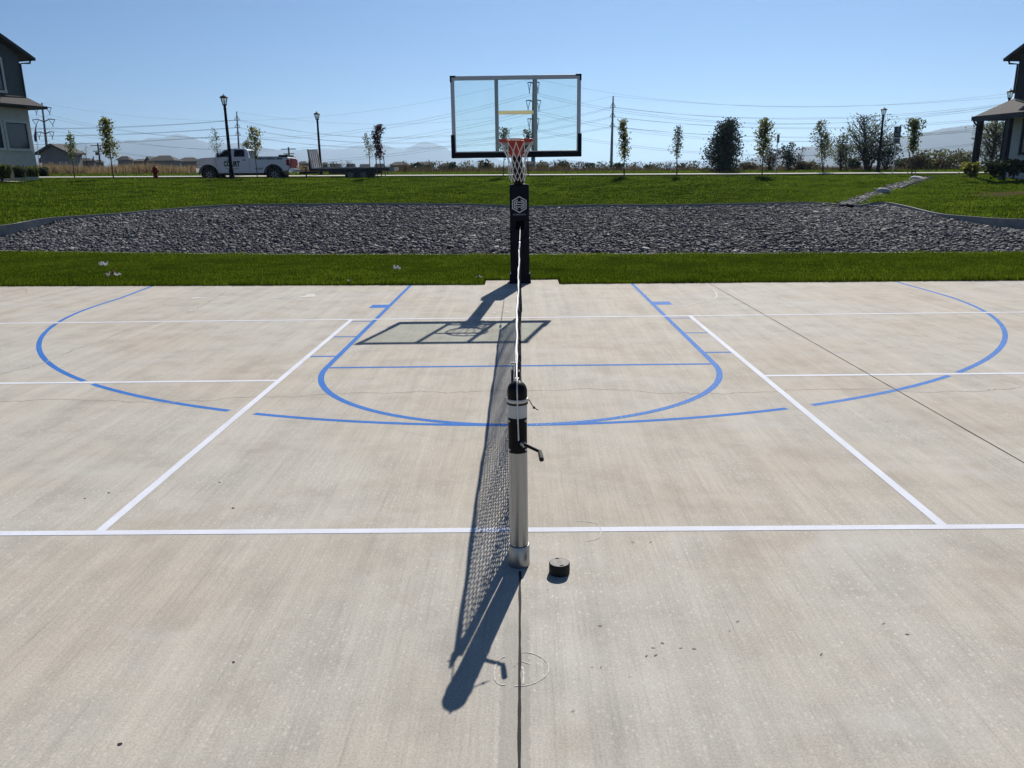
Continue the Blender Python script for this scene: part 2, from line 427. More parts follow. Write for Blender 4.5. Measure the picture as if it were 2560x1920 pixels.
mt2 = M['turf'].copy(); mt2.name = "turf_with_bare_patch"; t = mt2.node_tree; pb = t.nodes["Principled BSDF"]; src = pb.inputs["Base Color"].links[0].from_socket
acc = None; vv = coords(t); wobn = noise(t, vv, 1.7, 4)
for q, rr in BARE:
    vd = N(t, "ShaderNodeVectorMath", operation='DISTANCE'); t.links.new(vv, vd.inputs[0]); vd.inputs[1].default_value = q
    dv = N(t, "ShaderNodeMath", operation='MULTIPLY_ADD'); t.links.new(vd.outputs["Value"], dv.inputs[0]); dv.inputs[1].default_value = -1.0/rr; dv.inputs[2].default_value = .62
    ad = N(t, "ShaderNodeMath", operation='ADD'); t.links.new(dv.outputs[0], ad.inputs[0]); t.links.new(wobn, ad.inputs[1])
    if acc is None: acc = ad.outputs[0]
    else:
        mxx = N(t, "ShaderNodeMath", operation='MAXIMUM'); t.links.new(acc, mxx.inputs[0]); t.links.new(ad.outputs[0], mxx.inputs[1]); acc = mxx.outputs[0]
t.links.new(mixc(t, ramp(t, acc, [(.40, g3(0)), (.62, g3(1))]), src, (.075, .062, .030)), pb.inputs["Base Color"])
lawnr.data.materials[0] = mt2
# bare earth under the slope's rim, so that the rise is solid from behind
mb = MB()
for i in range(0, len(DD) - 1):
    a, b = DD[i], DD[i+1]
    mb.add([a + Vector((0, 0, .018)), b + Vector((0, 0, .018)), b + Vector((0, 1.2, -.22)), a + Vector((0, 1.2, -.22))], [(0, 1, 2, 3)])
mb.build("verge", M['turf'])["kind"] = "structure"

# concrete mow edging: front and rear
def edging(name, pts, w_, h0, h1, label):
    mb = MB(); n = len(pts); vs = []
    for i, p in enumerate(pts):
        a = pts[max(i-1, 0)]; b = pts[min(i+1, n-1)]
        t = Vector((b.x - a.x, b.y - a.y, 0)).normalized(); q = Vector((-t.y, t.x, 0)) * (w_/2)
        vs += [p - q + Vector((0, 0, h0)), p - q + Vector((0, 0, h1)), p + q + Vector((0, 0, h1)), p + q + Vector((0, 0, h0))]
    fs = [(4*i+k, 4*i+4+k, 4*i+4+(k+1) % 4, 4*i+(k+1) % 4) for i in range(n-1) for k in range(4)]
    fs += [(0, 1, 2, 3), (4*n-4, 4*n-3, 4*n-2, 4*n-1)]
    mb.add(vs, fs)
    return tag(mb.build(name, M['curb']), label, "edging")
iu = min(range(nC), key=lambda i: (CC[i] - at(2092, 511, 27.3)).length); iv = min(range(nC), key=lambda i: (CC[i] - at(2140, 514, 26.4)).length)
edging("concrete_edging", CC[:iu+1], .12, -.30, .02, "long pale concrete edging along the rear of the rock bed, left of the drain channel")
edging("concrete_edging", CC[iv:], .12, -.30, .02, "pale concrete edging curving round the rock bed, right of the drain channel")
fr_ = [Vector((x, By(x) + .06 + .02*math.sin(x*1.7), 0)) for x in np.linspace(-24, 23, 120)]
edging("concrete_edging", fr_, .12, -.14, .012, "low concrete edging between the front grass strip and the dark rock bed")

# rocks: uncountable bed of grey slate cobble
nr = 165000
s_ = rng.uniform(6, nC-7, nr*2); t_ = rng.uniform(0.0, .965, nr*2)
p_ = bed_pt(s_, t_)
inw = np.abs((p_[:, 0] - CAMP[0]) / (p_[:, 1] - CAMP[1])) < .76
p_ = p_[inw]
# weight by true area (ruled patch width)
keep = rng.uniform(0, 1, len(p_)) < .99
p_ = p_[keep][:nr]; nr = len(p_)
ico = bmesh.new(); bmesh.ops.create_icosphere(ico, subdivisions=1, radius=1.0)
iv_ = np.array([v.co for v in ico.verts]); if_ = np.array([[v.index for v in f.verts] for f in ico.faces]); ico.free()
size = rng.lognormal(math.log(.034), .42, nr).clip(.016, .11)
asp = np.stack([size*rng.uniform(.8, 1.35, nr), size*rng.uniform(.55, .95, nr), size*rng.uniform(.28, .62, nr)], 1)
V = iv_[None] * (1 + rng.uniform(-.28, .28, (nr, len(iv_), 1))) * asp[:, None, :]
ax = rng.normal(0, .42, nr); az = rng.uniform(0, 2*PI, nr)
ca, sa, cz, sz = np.cos(ax), np.sin(ax), np.cos(az), np.sin(az)
y2 = V[..., 1]*ca[:, None] - V[..., 2]*sa[:, None]; z2 = V[..., 1]*sa[:, None] + V[..., 2]*ca[:, None]
x3 = V[..., 0]*cz[:, None] - y2*sz[:, None]; y3 = V[..., 0]*sz[:, None] + y2*cz[:, None]
V = np.stack([x3, y3, z2], -1) + (p_ + np.stack([np.zeros(nr), np.zeros(nr), rng.uniform(-.03, .06, nr)], 1))[:, None, :]
F = (if_[None] + (np.arange(nr)*len(iv_))[:, None, None]).reshape(-1, 3)
tint = np.repeat(rng.beta(1.6, 2.4, nr), len(iv_))
m, t, b = newmat("slate_cobble")
a = N(t, "ShaderNodeAttribute"); a.attribute_name = "tint"
c = ramp(t, a.outputs["Fac"], [(0, (.036, .038, .048)), (.42, (.105, .106, .115)), (.76, (.22, .215, .213)), (1, (.50, .475, .44))])
c = mixc(t, 1.0, c, ramp(t, noise(t, coords(t), 25, 3), [(.3, g3(.75)), (.7, g3(1.2))]), 'MULTIPLY')
t.links.new(c, b.inputs["Base Color"]); b.inputs["Roughness"].default_value = .75; b.inputs["Specular IOR Level"].default_value = .22
M['rock'] = m
tag(np_mesh("rock_bed", V.reshape(-1, 3), F, m, colors=tint), "bed of dark grey angular cobbles between the two lawns", kind="stuff")

# grass blades
def blades(name, P, h, wd, mat, lean=.5, label=None, tall=None):
    n = len(P); hh = h*rng.uniform(.55, 1.25, n)
    if tall is not None: hh = hh*tall
    an = rng.uniform(0, 2*PI, n); dx, dy = np.cos(an), np.sin(an)
    la = rng.uniform(0, 2*PI, n); lm = np.abs(rng.normal(0, lean, n))*hh
    ww = wd*rng.uniform(.7, 1.3, n)
    a = P + np.stack([dx*ww/2, dy*ww/2, -.01*np.ones(n)], 1); b_ = P - np.stack([dx*ww/2, dy*ww/2, .01*np.ones(n)], 1)
    m1 = P + np.stack([np.cos(la)*lm*.35, np.sin(la)*lm*.35, hh*.6], 1)
    tp = P + np.stack([np.cos(la)*lm, np.sin(la)*lm, hh*np.sqrt(np.clip(1 - .4*(lm/hh)**2, .3, 1))], 1)
    k = .42
    V = np.stack([a, b_, m1 - np.stack([dx*ww*k, dy*ww*k, 0*ww], 1), m1 + np.stack([dx*ww*k, dy*ww*k, 0*ww], 1), tp], 1).reshape(-1, 3)
    base = (np.arange(n)*5)[:, None]
    F = np.concatenate([base + np.array([[0, 1, 2]]), base + np.array([[0, 2, 3]]), base + np.array([[3, 2, 4]])])
    tint = np.repeat(np.clip(rng.normal(.45, .25, n) + .22*fnoise(P[:, 0]*.7, P[:, 1]*1.3, .55) + .16*fnoise(P[:, 0], P[:, 1]*1.4, 2.3), 0, 1), 5)
    o = np_mesh(name, V, F, mat, colors=tint)
    return tag(o, label, kind="stuff")
M['blade'] = leaf_mat("grass_blades", (.036, .064, .0028), (.138, .198, .0140), .48, 0)
M['blade2'] = leaf_mat("slope_grass_blades", (.040, .074, .0040), (.165, .240, .0200), .50, 0)
n = 150000
x = rng.uniform(-14, 13, n*2)
ya = np.interp(x, [p[0] for p in Apts], [p[1] for p in Apts]) - .01; yb = np.interp(x, [p[0] for p in Bpts], [p[1] for p in Bpts])
ya = np.where((x > -.62) & (x < .665), 9.74, ya)
tt = rng.uniform(0, 1, n*2)**1.25
y = ya + (yb - ya)*tt
ok = np.abs((x - CAMP[0]) / (y - CAMP[1])) < .74
x, y, tt = x[ok][:n], y[ok][:n], tt[ok][:n]
clump = .75 + .5*np.clip(fnoise(x, y, 1.6) + .5*fnoise(x, y, 5.0), -.6, 1)
clump = np.where(tt < .035, clump*1.5, clump)
blades("grass", np.stack([x, y, .02 + 0*x], 1), .05, .009, M['blade'], .55, "short mown grass of the strip beside the court", clump)
n = 190000
s_ = rng.uniform(8, nC-9, n*2); t_ = rng.uniform(0, 1, n*2)
P = rear_lawn_pt(s_, t_)
ok = np.abs((P[:, 0] - CAMP[0]) / (P[:, 1] - CAMP[1])) < .72
P = P[ok]
dmin = np.min([np.linalg.norm(P - np.array(q), axis=1)/rr for q, rr in BARE], axis=0)
P = P[rng.uniform(0, 1, len(P)) < np.clip((dmin - .35)*1.3, .25, 1)][:n]
clump = .75 + .65*np.clip(fnoise(P[:, 0], P[:, 1]*1.4, 1.1) + .6*fnoise(P[:, 0], P[:, 1], 3.7), -.7, 1)
blades("grass", P, .066, .022, M['blade2'], .6, "mown grass covering the slope behind the rock bed", clump)

# ------------------------------------------------------------------ court markings (children of the slab)
L = .0508; K = 2.1336; Wd = 6.096
def rect(name, x0, y0, x1, y1, mat, z=.0016):
    mb = MB(); mb.add([(x0, y0, z), (x1, y0, z), (x1, y1, z), (x0, y1, z)], [(0, 1, 2, 3)])
    return mb.build(name, mat, court)
rect("white_line", -15, 0, 15, L, M['white']); rect("white_line", -15, Wd - L, 15, Wd, M['white'])
for s in (-1, 1):
    rect("white_line", min(s*K, s*(K-L)), L, max(s*K, s*(K-L)), Wd - L, M['white'])
    rect("white_line", min(s*K, s*15), Wd/2 - L/2, max(s*K, s*15), Wd/2 + L/2, M['white'])
def strip(name, pts, w_, mat, z=.0010):
    mb = MB(); mb.ribbon([(p[0], p[1], z) for p in pts], w_); return mb.build(name, mat, court)
FT = 3.53; KR = 1.829; bl = M['blue']
for s in (-1, 1):
    mt = M['blue'] if s < 0 else M['bluer']
    kx = s*(KR - L/2)
    pts = [(kx, Ay(kx) - .01 if s < 0 else Ay(kx) - .02)] + [(kx, y) for y in np.linspace(8.8, FT, 12)]
    pts += [(s*(KR - L/2)*math.cos(a), FT - (KR - L/2)*math.sin(a)) for a in np.linspace(0, PI/2, 40)[1:]]
    strip("blue_line", pts, L*1.06, mt, .0010 if s < 0 else .0012)
    for yy, w_ in ((5.92, .035), (4.985, .04), (3.995, .045)):
        strip("blue_line", [(s*(KR + .002), yy), (s*(KR + .25), yy)], w_, bl)
    strip("blue_line", [(s*(KR + .002), 7.09), (s*(KR + .23), 7.09)], .27, mt)
strip("blue_line", [(-KR + L*1.1, FT - .02), (KR - L*1.1, FT - .02)], .05, bl)
RC = 6.02 - L/2; YC = 7.72
arc = [(-6.20, Ay(-6.2) - .01), (-6.12, 8.7), (-6.07, 8.2)] + [(-RC*math.cos(a)*(1.01 if math.cos(a) > 0 else 1), YC - RC*math.sin(a)) for a in np.linspace(0, PI, 400)] + [(RC, 8.2), (RC, 8.7), (RC, Ay(RC) - .01)]
dense = []
for i in range(len(arc)-1):
    for j in range(6):
        f = j/6; dense.append((arc[i][0]*(1-f) + arc[i+1][0]*f, arc[i][1]*(1-f) + arc[i+1][1]*f))
seg = []
for p in dense + [None]:
    if p is not None:
        gap = (abs(p[1] - Wd/2) < .052 and abs(p[0]) > K) or (abs(p[1] - (Wd - L/2)) < .050 and abs(p[0]) > 3) or (abs(abs(p[0]) - (K - L/2)) < .108 and p[1] < 3)
    if p is None or gap:
        if len(seg) > 3: strip("blue_line", seg, L, M['blue'] if seg[0][0] < 1 else M['bluer'], .0007)
        seg = []
    else: seg.append(p)
# sawn joints
def wob_strip(name, x, y0, y1, w_, mat, z):
    pts = [(x + rng.normal(0, .0006), y) for y in np.linspace(y0, y1, 140)]
    mb = MB(); mb.ribbon([(p[0], p[1], z) for p in pts], list(w_*rng.uniform(.7, 1.25, 140))); return mb.build(name, mat, court)
wob_strip("joint", .012, -9, -.40, .0105, M['joint'], .0024)
wob_strip("joint", .012, -.22, 9.1, .005, M['joint'], .0004)
wob_strip("joint", 3.035, -9, 9.07, .008, M['joint'], .0022)
wob_strip("joint", 6.02, -9, 9.0, .006, M['joint'], .0004)
wob_strip("joint", -7.4, -9, 9.5, .006, M['joint'], .0004)
# cracks, followed from the photo onto the slab
def crack(pts, w_):
    P = [atz(u, v) for u, v in pts]; out = []
    for i in range(len(P)-1):
        for j in range(7):
            f = j/7; q = P[i].lerp(P[i+1], f); out.append((q.x + rng.normal(0, .007), q.y + rng.normal(0, .010), .00085))
    mb = MB(); mb.ribbon(out, list(w_*rng.uniform(.35, 1.3, len(out)))); mb.build("crack", M['crack'], court)
zz = lambda L_, k, ox, oy: [(ox + u/k, oy + v/k) for u, v in L_]
crack([(-60, 945)] + zz([(0,815),(130,780),(240,760),(390,710),(470,680),(530,655),(640,600),(810,555),(850,540),(980,480),(1050,450),(1280,395),(1500,335),(1700,250),(1830,175),(1950,100),(2080,75)], 3.456, 0, 700), .016)
crack([(-60, 1006)] + zz([(0,1053),(240,1042),(420,1030),(680,1035),(770,1047),(990,1040),(1080,1055),(1430,1060),(1650,1040),(1820,1045),(1980,1018),(2212,1010)], 3.456, 0, 700)
      + zz([(380,840),(650,812),(870,808),(1050,795),(1300,800),(1450,798),(1600,780),(1880,800),(2212,778)], 3.95, 640, 780)
      + [(1290, 975)] + zz([(0,1020),(220,1000),(380,1010),(640,1015),(760,1030),(920,1048),(1160,1040),(1220,1052),(1330,1038),(1520,1052),(1650,1040),(2000,1030),(2212,1010)], 3.687, 1400, 700)
      + zz([(370,905),(560,905),(860,905),(1000,920),(1150,935),(1400,925),(1620,925),(1700,915),(1850,905),(1990,885)], 3.318, 1960, 700), .010)
crack(zz([(1800,825),(1870,850),(1960,870)], 3.318, 1960, 700), .007)
crack(zz([(195,70),(225,85),(235,120)], 3.456, 0, 700), .02)
# chalk scribbles
def chalk(pts, w_):
    P = smooth_poly([atz(u, v) for u, v in pts], 5)
    mb = MB(); mb.ribbon([(p.x, p.y, .0019) for p in P], list(w_*rng.uniform(.4, 1.2, len(P)))); mb.build("chalk_mark", M['chalk'], court)
k3 = 3.6075
chalk(zz([(770,985),(700,970),(670,900),(680,820),(720,750),(770,725)], k3, 1050, 1440), .006)
chalk(zz([(910,690),(1000,695),(1100,740),(1155,800),(1155,870),(1100,930),(1000,980),(920,990),(850,995)], k3, 1050, 1440), .005)
chalk(zz([(850,815),(900,770),(990,795)], k3, 1050, 1440), .004); chalk(zz([(918,820),(935,880),(930,975)], k3, 1050, 1440), .007)
chalk(zz([(250,180),(330,190),(355,225),(340,258),(290,268)], 1.7556, 1300, 1200), .006)
chalk(zz([(1400,85),(1440,120),(1430,170),(1300,205),(1150,240),(1000,260)], 3.687, 1400, 700), .035)
chalk([(1000, 1075), (1120, 1100), (1200, 1095)], .003)
def smear(u, v, lx, ly, n=9):
    c = atz(u, v); an = np.linspace(0, 2*PI, n, endpoint=False); rr = rng.uniform(.35, 1.1, n)
    mb = MB(); zq = .0017 + .0002*(int(u*7 + v) % 9); mb.add([(c.x + lx*r*math.cos(a), c.y + ly*r*math.sin(a), zq) for a, r in zip(an, rr)], [tuple(range(n))]); mb.build("chalk_mark", M['chalk'], court)
for u, v, lx, ly in ((772, 740, .16, .20), (762, 742, .10, .12), (788, 741, .09, .05), (497, 745, .13, .10), (555, 743, .09, .06), (690, 752, .08, .06), (1236, 781, .05, .05), (1270, 780, .05, .06), (1368, 990, .022, .010), (480, 778, .07, .05)):
    smear(u, v, lx, ly)

# ------------------------------------------------------------------ road, kerbs, pavements
mb = MB(); mb.add([(x, y, 1.50 + tilt(x)) for x in (-70, -45, 45, 70) for y in (40.9, 50.0)], [(0, 2, 3, 1), (2, 4, 5, 3), (4, 6, 7, 5)])
mb.build("road", M['asphalt'])["kind"] = "structure"
def long_box(name, y0, y1, z0, z1, mat):
    mb = MB(); X = (-70, -45, 45, 70)
    vs = [(x, y, z + tilt(x)) for x in X for y, z in ((y0, z0), (y1, z0), (y1, z1), (y0, z1))]
    fs = [(4*i+k, 4*i+4+k, 4*i+4+(k+1) % 4, 4*i+(k+1) % 4) for i in range(3) for k in range(4)] + [(0, 1, 2, 3), (12, 13, 14, 15)]
    mb.add(vs, fs); o = mb.build(name, mat); o["kind"] = "structure"; return o
long_box("kerb", 40.72, 40.9, 1.30, 1.64, M['curb'])
long_box("kerb", 50.0, 50.2, 1.40, 1.655, M['curb'])
mb = MB(); mb.add([(x, y, z + tilt(x)) for x in (-70, -45, 45, 70) for y, z in ((50.2, 1.65), (51.0, 1.765))], [(0, 2, 3, 1), (2, 4, 5, 3), (4, 6, 7, 5)])
mb.build("verge", M['turf'])["kind"] = "structure"
mb = MB(); mb.add([(x, y, z + tilt(x)) for x in (-70, -45, 45, 70) for y, z in ((51.0, 1.50), (51.0, 1.795), (52.35, 1.850), (52.35, 1.50))],
       [(4*i+k, 4*i+4+k, 4*i+4+(k+1) % 4, 4*i+(k+1) % 4) for i in range(3) for k in range(4)] + [(0, 1, 2, 3), (12, 13, 14, 15)])
mb.build("pavement", M['walk'])["kind"] = "structure"
P = []; X2 = np.linspace(-70, 70, 60); Y2 = np.linspace(52.35, 58, 10)
for x in X2:
    for y in Y2: P.append((x, y, 1.84 + .20*(y - 52.35)/5.65 + tilt(x) + .02*float(fnoise(x, y, .8))*(0 if y < 52.5 else 1)))
grid_mesh("far_lawn", np.array(P), 60, 10, M['turf'])["kind"] = "structure"
n = 26000
x = rng.uniform(-46, 46, n); y = rng.uniform(52.4, 57.8, n)
blades("grass", np.stack([x, y, 1.84 + .20*(y - 52.35)/5.65 + np.array([tilt(q) for q in x])], 1), .09, .04, M['blade2'], .6, "mown grass of the far verge beyond the road")
# narrow garden paths either side, laid on the slope
def draped_path(pts, wd):
    mb = MB(); vs = []
    for (u, v, Y) in pts:
        p = (_bv.ray_cast(Vector(CAMP), Vector(ray(u, v)).normalized())[0] if False else at(u, v, Y)); vs += [p + Vector((0, -wd/2, .03)), p + Vector((0, wd/2, .03))]
    mb.add(vs, [(2*i, 2*i+2, 2*i+3, 2*i+1) for i in range(len(pts)-1)]); mb.build("path", M['walk'])["kind"] = "structure"
draped_path([(-60, 452, 34.8), (0, 453.5, 35.0), (50, 455.5, 35.2), (90, 457.2, 35.5)], .9)

# ------------------------------------------------------------------ drain channel on the right slope
dl = [(2118, 516, 26.4), (2140, 506, 27.6), (2180, 491, 30.0), (2230, 473, 33.2), (2270, 459, 36.0), (2312, 446.5, 38.6)]
dp = [onlawn(q[0], q[1]) or at(*q) for q in dl]
def ground_under(p):
    return p
dps = smooth_poly(dp, 6)
mb = MB(); vs = []
for i, p in enumerate(dps):
    a = dps[max(i-1, 0)]; bq = dps[min(i+1, len(dps)-1)]
    tq = Vector((bq.x - a.x, bq.y - a.y, 0)).normalized(); q = Vector((-tq.y, tq.x, 0)); wq = .24 + .05*math.sin(i*1.7)
    vs += [p + q*wq*1.5 + Vector((0, 0, .02)), p + q*wq + Vector((0, 0, .05)), p - q*.05 + Vector((0, 0, .03)), p - q*wq + Vector((0, 0, .06)), p - q*wq*1.3 + Vector((0, 0, -.12))]
mb.add(vs, [(5*i+k, 5*i+k+1, 5*i+k+6, 5*i+k+5) for i in range(len(dps)-1) for k in range(4)])
M['chan'] = pm("drain_concrete", (.36, .35, .33), (.16, .155, .145), 3.5, .9, bmp=.5)
mb.build("drain_channel", M['chan'])["kind"] = "structure"
V = []; F = []; tn = []
for q in range(900):
    f = rng.uniform(0, len(dps)-1.01); i = int(f); p = dps[i].lerp(dps[i+1], f - i)
    o_ = np.array([p.x + rng.normal(0, .22), p.y + rng.normal(0, .1), p.z + .06]); s = rng.uniform(.025, .06)
    vv = iv_*(1 + rng.uniform(-.3, .3, (len(iv_), 1)))*np.array([s*1.2, s, s*.6]) + o_
    F.append(if_ + len(V)*len(iv_)); V.append(vv); tn.append(np.full(len(iv_), rng.uniform(.2, .98)))
tag(np_mesh("gravel", np.concatenate(V), np.concatenate(F), M['rock'], colors=np.concatenate(tn)), "loose pale gravel lying in the drain channel", kind="stuff")
M['boulder'] = pm("pale_boulder", (.42, .41, .40), (.30, .295, .29), 3, .8, bmp=.4)
def boulder(u, v, Y, sx, sy, sz, label, sd):
    r2 = np.random.default_rng(sd); p = onlawn(u, v) or at(u, v, Y)
    bm = bmesh.new(); bmesh.ops.create_icosphere(bm, subdivisions=3, radius=1)
    for vv in bm.verts:
        c = vv.co.copy(); f = 1 + .12*math.sin(3*c.x + 2*c.y + sd) + .07*math.sin(5*c.y - 4*c.z + sd)
        vv.co = Vector((c.x*sx, c.y*sy, max(c.z, -.45)*sz*(1 if c.z < 0 else (1 - .25*c.x))))*f
    me = bpy.data.meshes.new("boulder"); bm.to_mesh(me); bm.free(); me.materials.append(M['boulder'])
    me.polygons.foreach_set("use_smooth", [True]*len(me.polygons))
    o = link("boulder", me); o.location = p; o.rotation_euler = (0, 0, .35)
    tag(o, label, "boulder", "pale boulders beside the drain channel")
boulder(2209, 481, 31.6, .30, .24, .17, "pale smooth boulder lower down beside the drain channel", 3)
boulder(2292, 450, 37.6, .44, .32, .20, "larger pale boulder at the top of the drain channel", 5)

# ------------------------------------------------------------------ net post
post = empty("net_post", (.008, -.325, 0), label="silver net post with black cap and winch crank, standing on the concrete", cat="net post")
mb = MB(); mb.lathe([(.0415, .0), (.0415, .700)], 40); mb.build("tube", M['alu'], post, True)
mb = MB(); mb.lathe([(.0425, .700), (.0425, .775)], 40); mb.build("sleeve", pm("light_grey_sleeve", (.50, .51, .52), (.44, .45, .46), 5, .5, .3), post, True)
mb = MB(); mb.lathe([(.0428, .002), (.0428, .0), (.0475, .0), (.0475, .098), (.0458, .1005), (.0428, .1005), (.0428, .06)], 44, cap=False); mb.build("ground_collar", M['alu'], post, True)
mb = MB(); mb.lathe([(.0428, .782), (.0430, .815)] + [(.043*math.cos(a), .815 + .046*math.sin(a)) for a in np.linspace(.05, PI/2 - .02, 14)], 40); mb.build("cap", M['black'], post, True)
mb = MB(); mb.lathe([(.0428, .770), (.0455, .770), (.0462, .774), (.0462, .782), (.0450, .785), (.0428, .785)], 40, cap=False)
ring = mb.build("cap_ring", M['steel'], post, True)
mb = MB(); mb.lathe([(.0428, .760), (.0458, .760), (.0458, .7695), (.0428, .7695)], 40, cap=False); mb.build("cord_loop", M['netblk'], ring, True)
mb = MB()                                         # curved winch plate wrapped on the camera side of the post
Rp = .0445; an = np.linspace(-PI/2 - 1.12, -PI/2 + 1.12, 18)
vs = [(r*math.cos(a), r*math.sin(a), z) for r in (Rp, Rp - .003) for z in (.545, .702) for a in an]; n_ = len(an)
for q in range(n_-1):
    pass
fs = [(q, q+1, n_+q+1, n_+q) for q in range(n_-1)] + [(2*n_+q, 3*n_+q, 3*n_+q+1, 2*n_+q+1) for q in range(n_-1)]
fs += [(q, 2*n_+q, 2*n_+q+1, q+1) for q in range(n_-1)] + [(n_+q, n_+q+1, 3*n_+q+1, 3*n_+q) for q in range(n_-1)]
fs += [(0, n_, 3*n_, 2*n_), (n_-1, 3*n_-1, 4*n_-1, 2*n_-1)][:1] + [(n_-1, 2*n_+n_-1, 3*n_+n_-1, n_+n_-1)]
mb.add(vs, fs); plate = mb.build("winch_plate", M['black'], post, True)
for a in (-PI/2 - .85, -PI/2 + .85):
    for z in (.560, .690):
        mb = MB(); c = Vector((math.cos(a), math.sin(a), 0)); mb.tube([c*(Rp - .001) + Vector((0, 0, z)), c*(Rp + .004) + Vector((0, 0, z)), c*(Rp + .0055) + Vector((0, 0, z))], [.0055, .0055, .003], 10); mb.build("bolt", M['steel'], plate, True)
lo = Vector(post.location)
r0 = at(1309, 1110, -.368) - lo; r1 = at(1349.5, 1129, -.42) - lo; r2 = at(1354, 1149, -.50) - lo
mb = MB(); mb.tube([r0 + Vector((-.012, .012, .003)), r0, r0.lerp(r1, .5), r1], [.0085, .0085, .0075, .0075], 12); crank = mb.build("crank_handle", M['black'], post, True)
mb = MB(); mb.tube([r1 + (r1-r2)*.06, r1.lerp(r2, .3), r2, r2 + (r2-r1)*.04], [.0075, .0098, .0102, .007], 14); mb.build("grip", M['rubber'], crank, True)
mb = MB(); mb.tube([r0 + Vector((-.006, .006, .001)), r0 + Vector((.004, -.008, -.001))], .012, 12); mb.build("hub", M['steel'], crank, True)
c0 = at(1314.5, 995.5, -.31) - lo; c1 = at(1335, 1019, -.33) - lo; c2 = at(1345.5, 1025.5, -.33) - lo
mb = MB(); mb.tube([c0, c0.lerp(c1, .35) + Vector((.004, 0, .004)), c0.lerp(c1, .7) + Vector((.001, 0, .001)), c1, c2], .0021, 7)
kn = [(.006*math.cos(a), .006*math.sin(a)) for a in np.linspace(-PI/2, PI/2, 7)]
mb.lathe([(max(r, .0005), z) for r, z in kn], 10, c1); mb.build("draw_cord", M['netblk'], post, True)
# cable over the cap and into the plate
mb = MB(); pc = [(-.0020, .40, .893), (-.0025, .17, .886)] + [(-.002, .05, .868)] + [(.0, .0455*math.cos(a), .818 + .0485*math.sin(a)) for a in np.linspace(PI/2 - .2, PI - .02, 10)] + [(.001, -.0475, .78), (.001, -.0475, .74), (.002, -.048, .70), (.004, -.0485, .62), (.004, -.044, .606)]
mb.tube(pc, .0030, 8); mb.build("cable", M['cable'], post, True)
mb = MB()
for s in (-1, 1):
    mb.lathe([(.001, -.0018), (.011, -.0018), (.012, 0), (.011, .0018), (.001, .0018)], 16)
pw = MB(); 
for s in (-.0065, .0065):
    pw.tube([(s - .0012, .0, .0), (s + .0012, .0, .0)], .015, 18)
pw.tube([(-.009, 0, 0), (.009, 0, 0)], .004, 8)
po = pw.build("pulley", M['steel'], post, True); po.location = (0, .005, .858)

# ------------------------------------------------------------------ the net
net = empty("court_net", (0, -.15, 0), label="black mesh sports net with white top tape strung from silver post to hoop post", cat="net")
NY0, NY1, NZ0, NZ1 = .11, 6.42, .055, .872
def netx(y, z):
    h = (z - NZ0)/(NZ1 - NZ0)
    return .004 + .016*math.sin(PI*h)*math.sin(y*.9 + .3) + .010*(1-h)*math.sin(y*2.3) + .003*math.sin(9*z + 5*y) 
def ztop(y): return NZ1 + .012*((2*(y - NY0)/(NY1 - NY0) - 1)**2) + .010*(y - NY0)/(NY1-NY0)
mb = MB()
def strand(pts, r):
    vs = []; n = len(pts)
    for p in pts:
        x, y, z = p; vs += [(x - r, y, z - r), (x + r, y, z - r), (x + r, y, z + r), (x - r, y, z + r)]
    return vs, n
def net_line(pts, along):
    vs = []; r = .0025
    for x, y, z in pts:
        if along == 'y': vs += [(x - r, y, z - r), (x + r, y, z - r), (x, y, z + r)]
        else: vs += [(x - r, y - r, z), (x + r, y - r, z), (x, y + r, z)]
    n = len(pts); mb.add(vs, [(3*i+k, 3*i+3+k, 3*i+3+(k+1) % 3, 3*i+(k+1) % 3) for i in range(n-1) for k in range(3)])
nz, ny = 18, 142
ysn = np.linspace(NY0, NY1, ny + 1)
for i in range(nz + 1):
    pts = []
    for j, y in enumerate(ysn):
        z = NZ0 + (ztop(y) - .04 - NZ0)*i/nz
        pts.append((netx(y, z) + rng.normal(0, .0012), y, z + rng.normal(0, .0022)))
    net_line(pts, 'y')
for j, y in enumerate(ysn):
    zt = ztop(y) - .03
    net_line([(netx(y, z) + rng.normal(0, .0012), y + rng.normal(0, .0022), z) for z in np.linspace(NZ0, zt, 19)], 'z')
mb.build("netting", M['netblk'], net, fix=False)
mb = MB(); vs = []; nn = 90                          # folded white top tape
for y in np.linspace(NY0 - .005, NY1 + .01, nn):
    zt = ztop(y); x = .003*math.sin(y*3.1) + .0015*math.sin(y*11); w_ = .0062 + .0012*math.sin(y*7)
    vs += [(x - w_*.6, y, zt - .050), (x - w_, y, zt - .008), (x - w_*.5, y, zt), (x + w_*.5, y, zt), (x + w_, y, zt - .008), (x + w_*.6, y, zt - .050)]
mb.add(vs, [(6*i+k, 6*i+6+k, 6*i+6+(k+1) % 6, 6*i+(k+1) % 6) for i in range(nn-1) for k in range(6)] + [tuple(range(6)), tuple((nn-1)*6+k for k in range(6))])
mb.build("top_tape", M['tape'], net, True)
for y, nm in ((NY0 + .0, 0), (NY1, 1)):
    mb = MB(); zs_ = np.linspace(NZ0 - .01, ztop(y) - .05, 10)
    vs = []
    for z in zs_:
        x = netx(y, z); vs += [(x - .012, y - .024, z), (x + .012, y - .024, z), (x + .012, y + .024, z), (x - .012, y + .024, z)]
    mb.add(vs, [(4*i+k, 4*i+4+k, 4*i+4+(k+1) % 4, 4*i+(k+1) % 4) for i in range(9) for k in range(4)] + [(0, 1, 2, 3), (36, 37, 38, 39)])
    mb.build("side_band", M['netblk'], net)
mb = MB(); pts = [(netx(y, NZ0), y, NZ0 - .006) for y in ysn[::3]]; mb.tube(pts, .005, 6); mb.build("bottom_cord", M['netblk'], net, True)
e1 = at(1300.5, 566, 9.30) - Vector((0, -.15, 0))
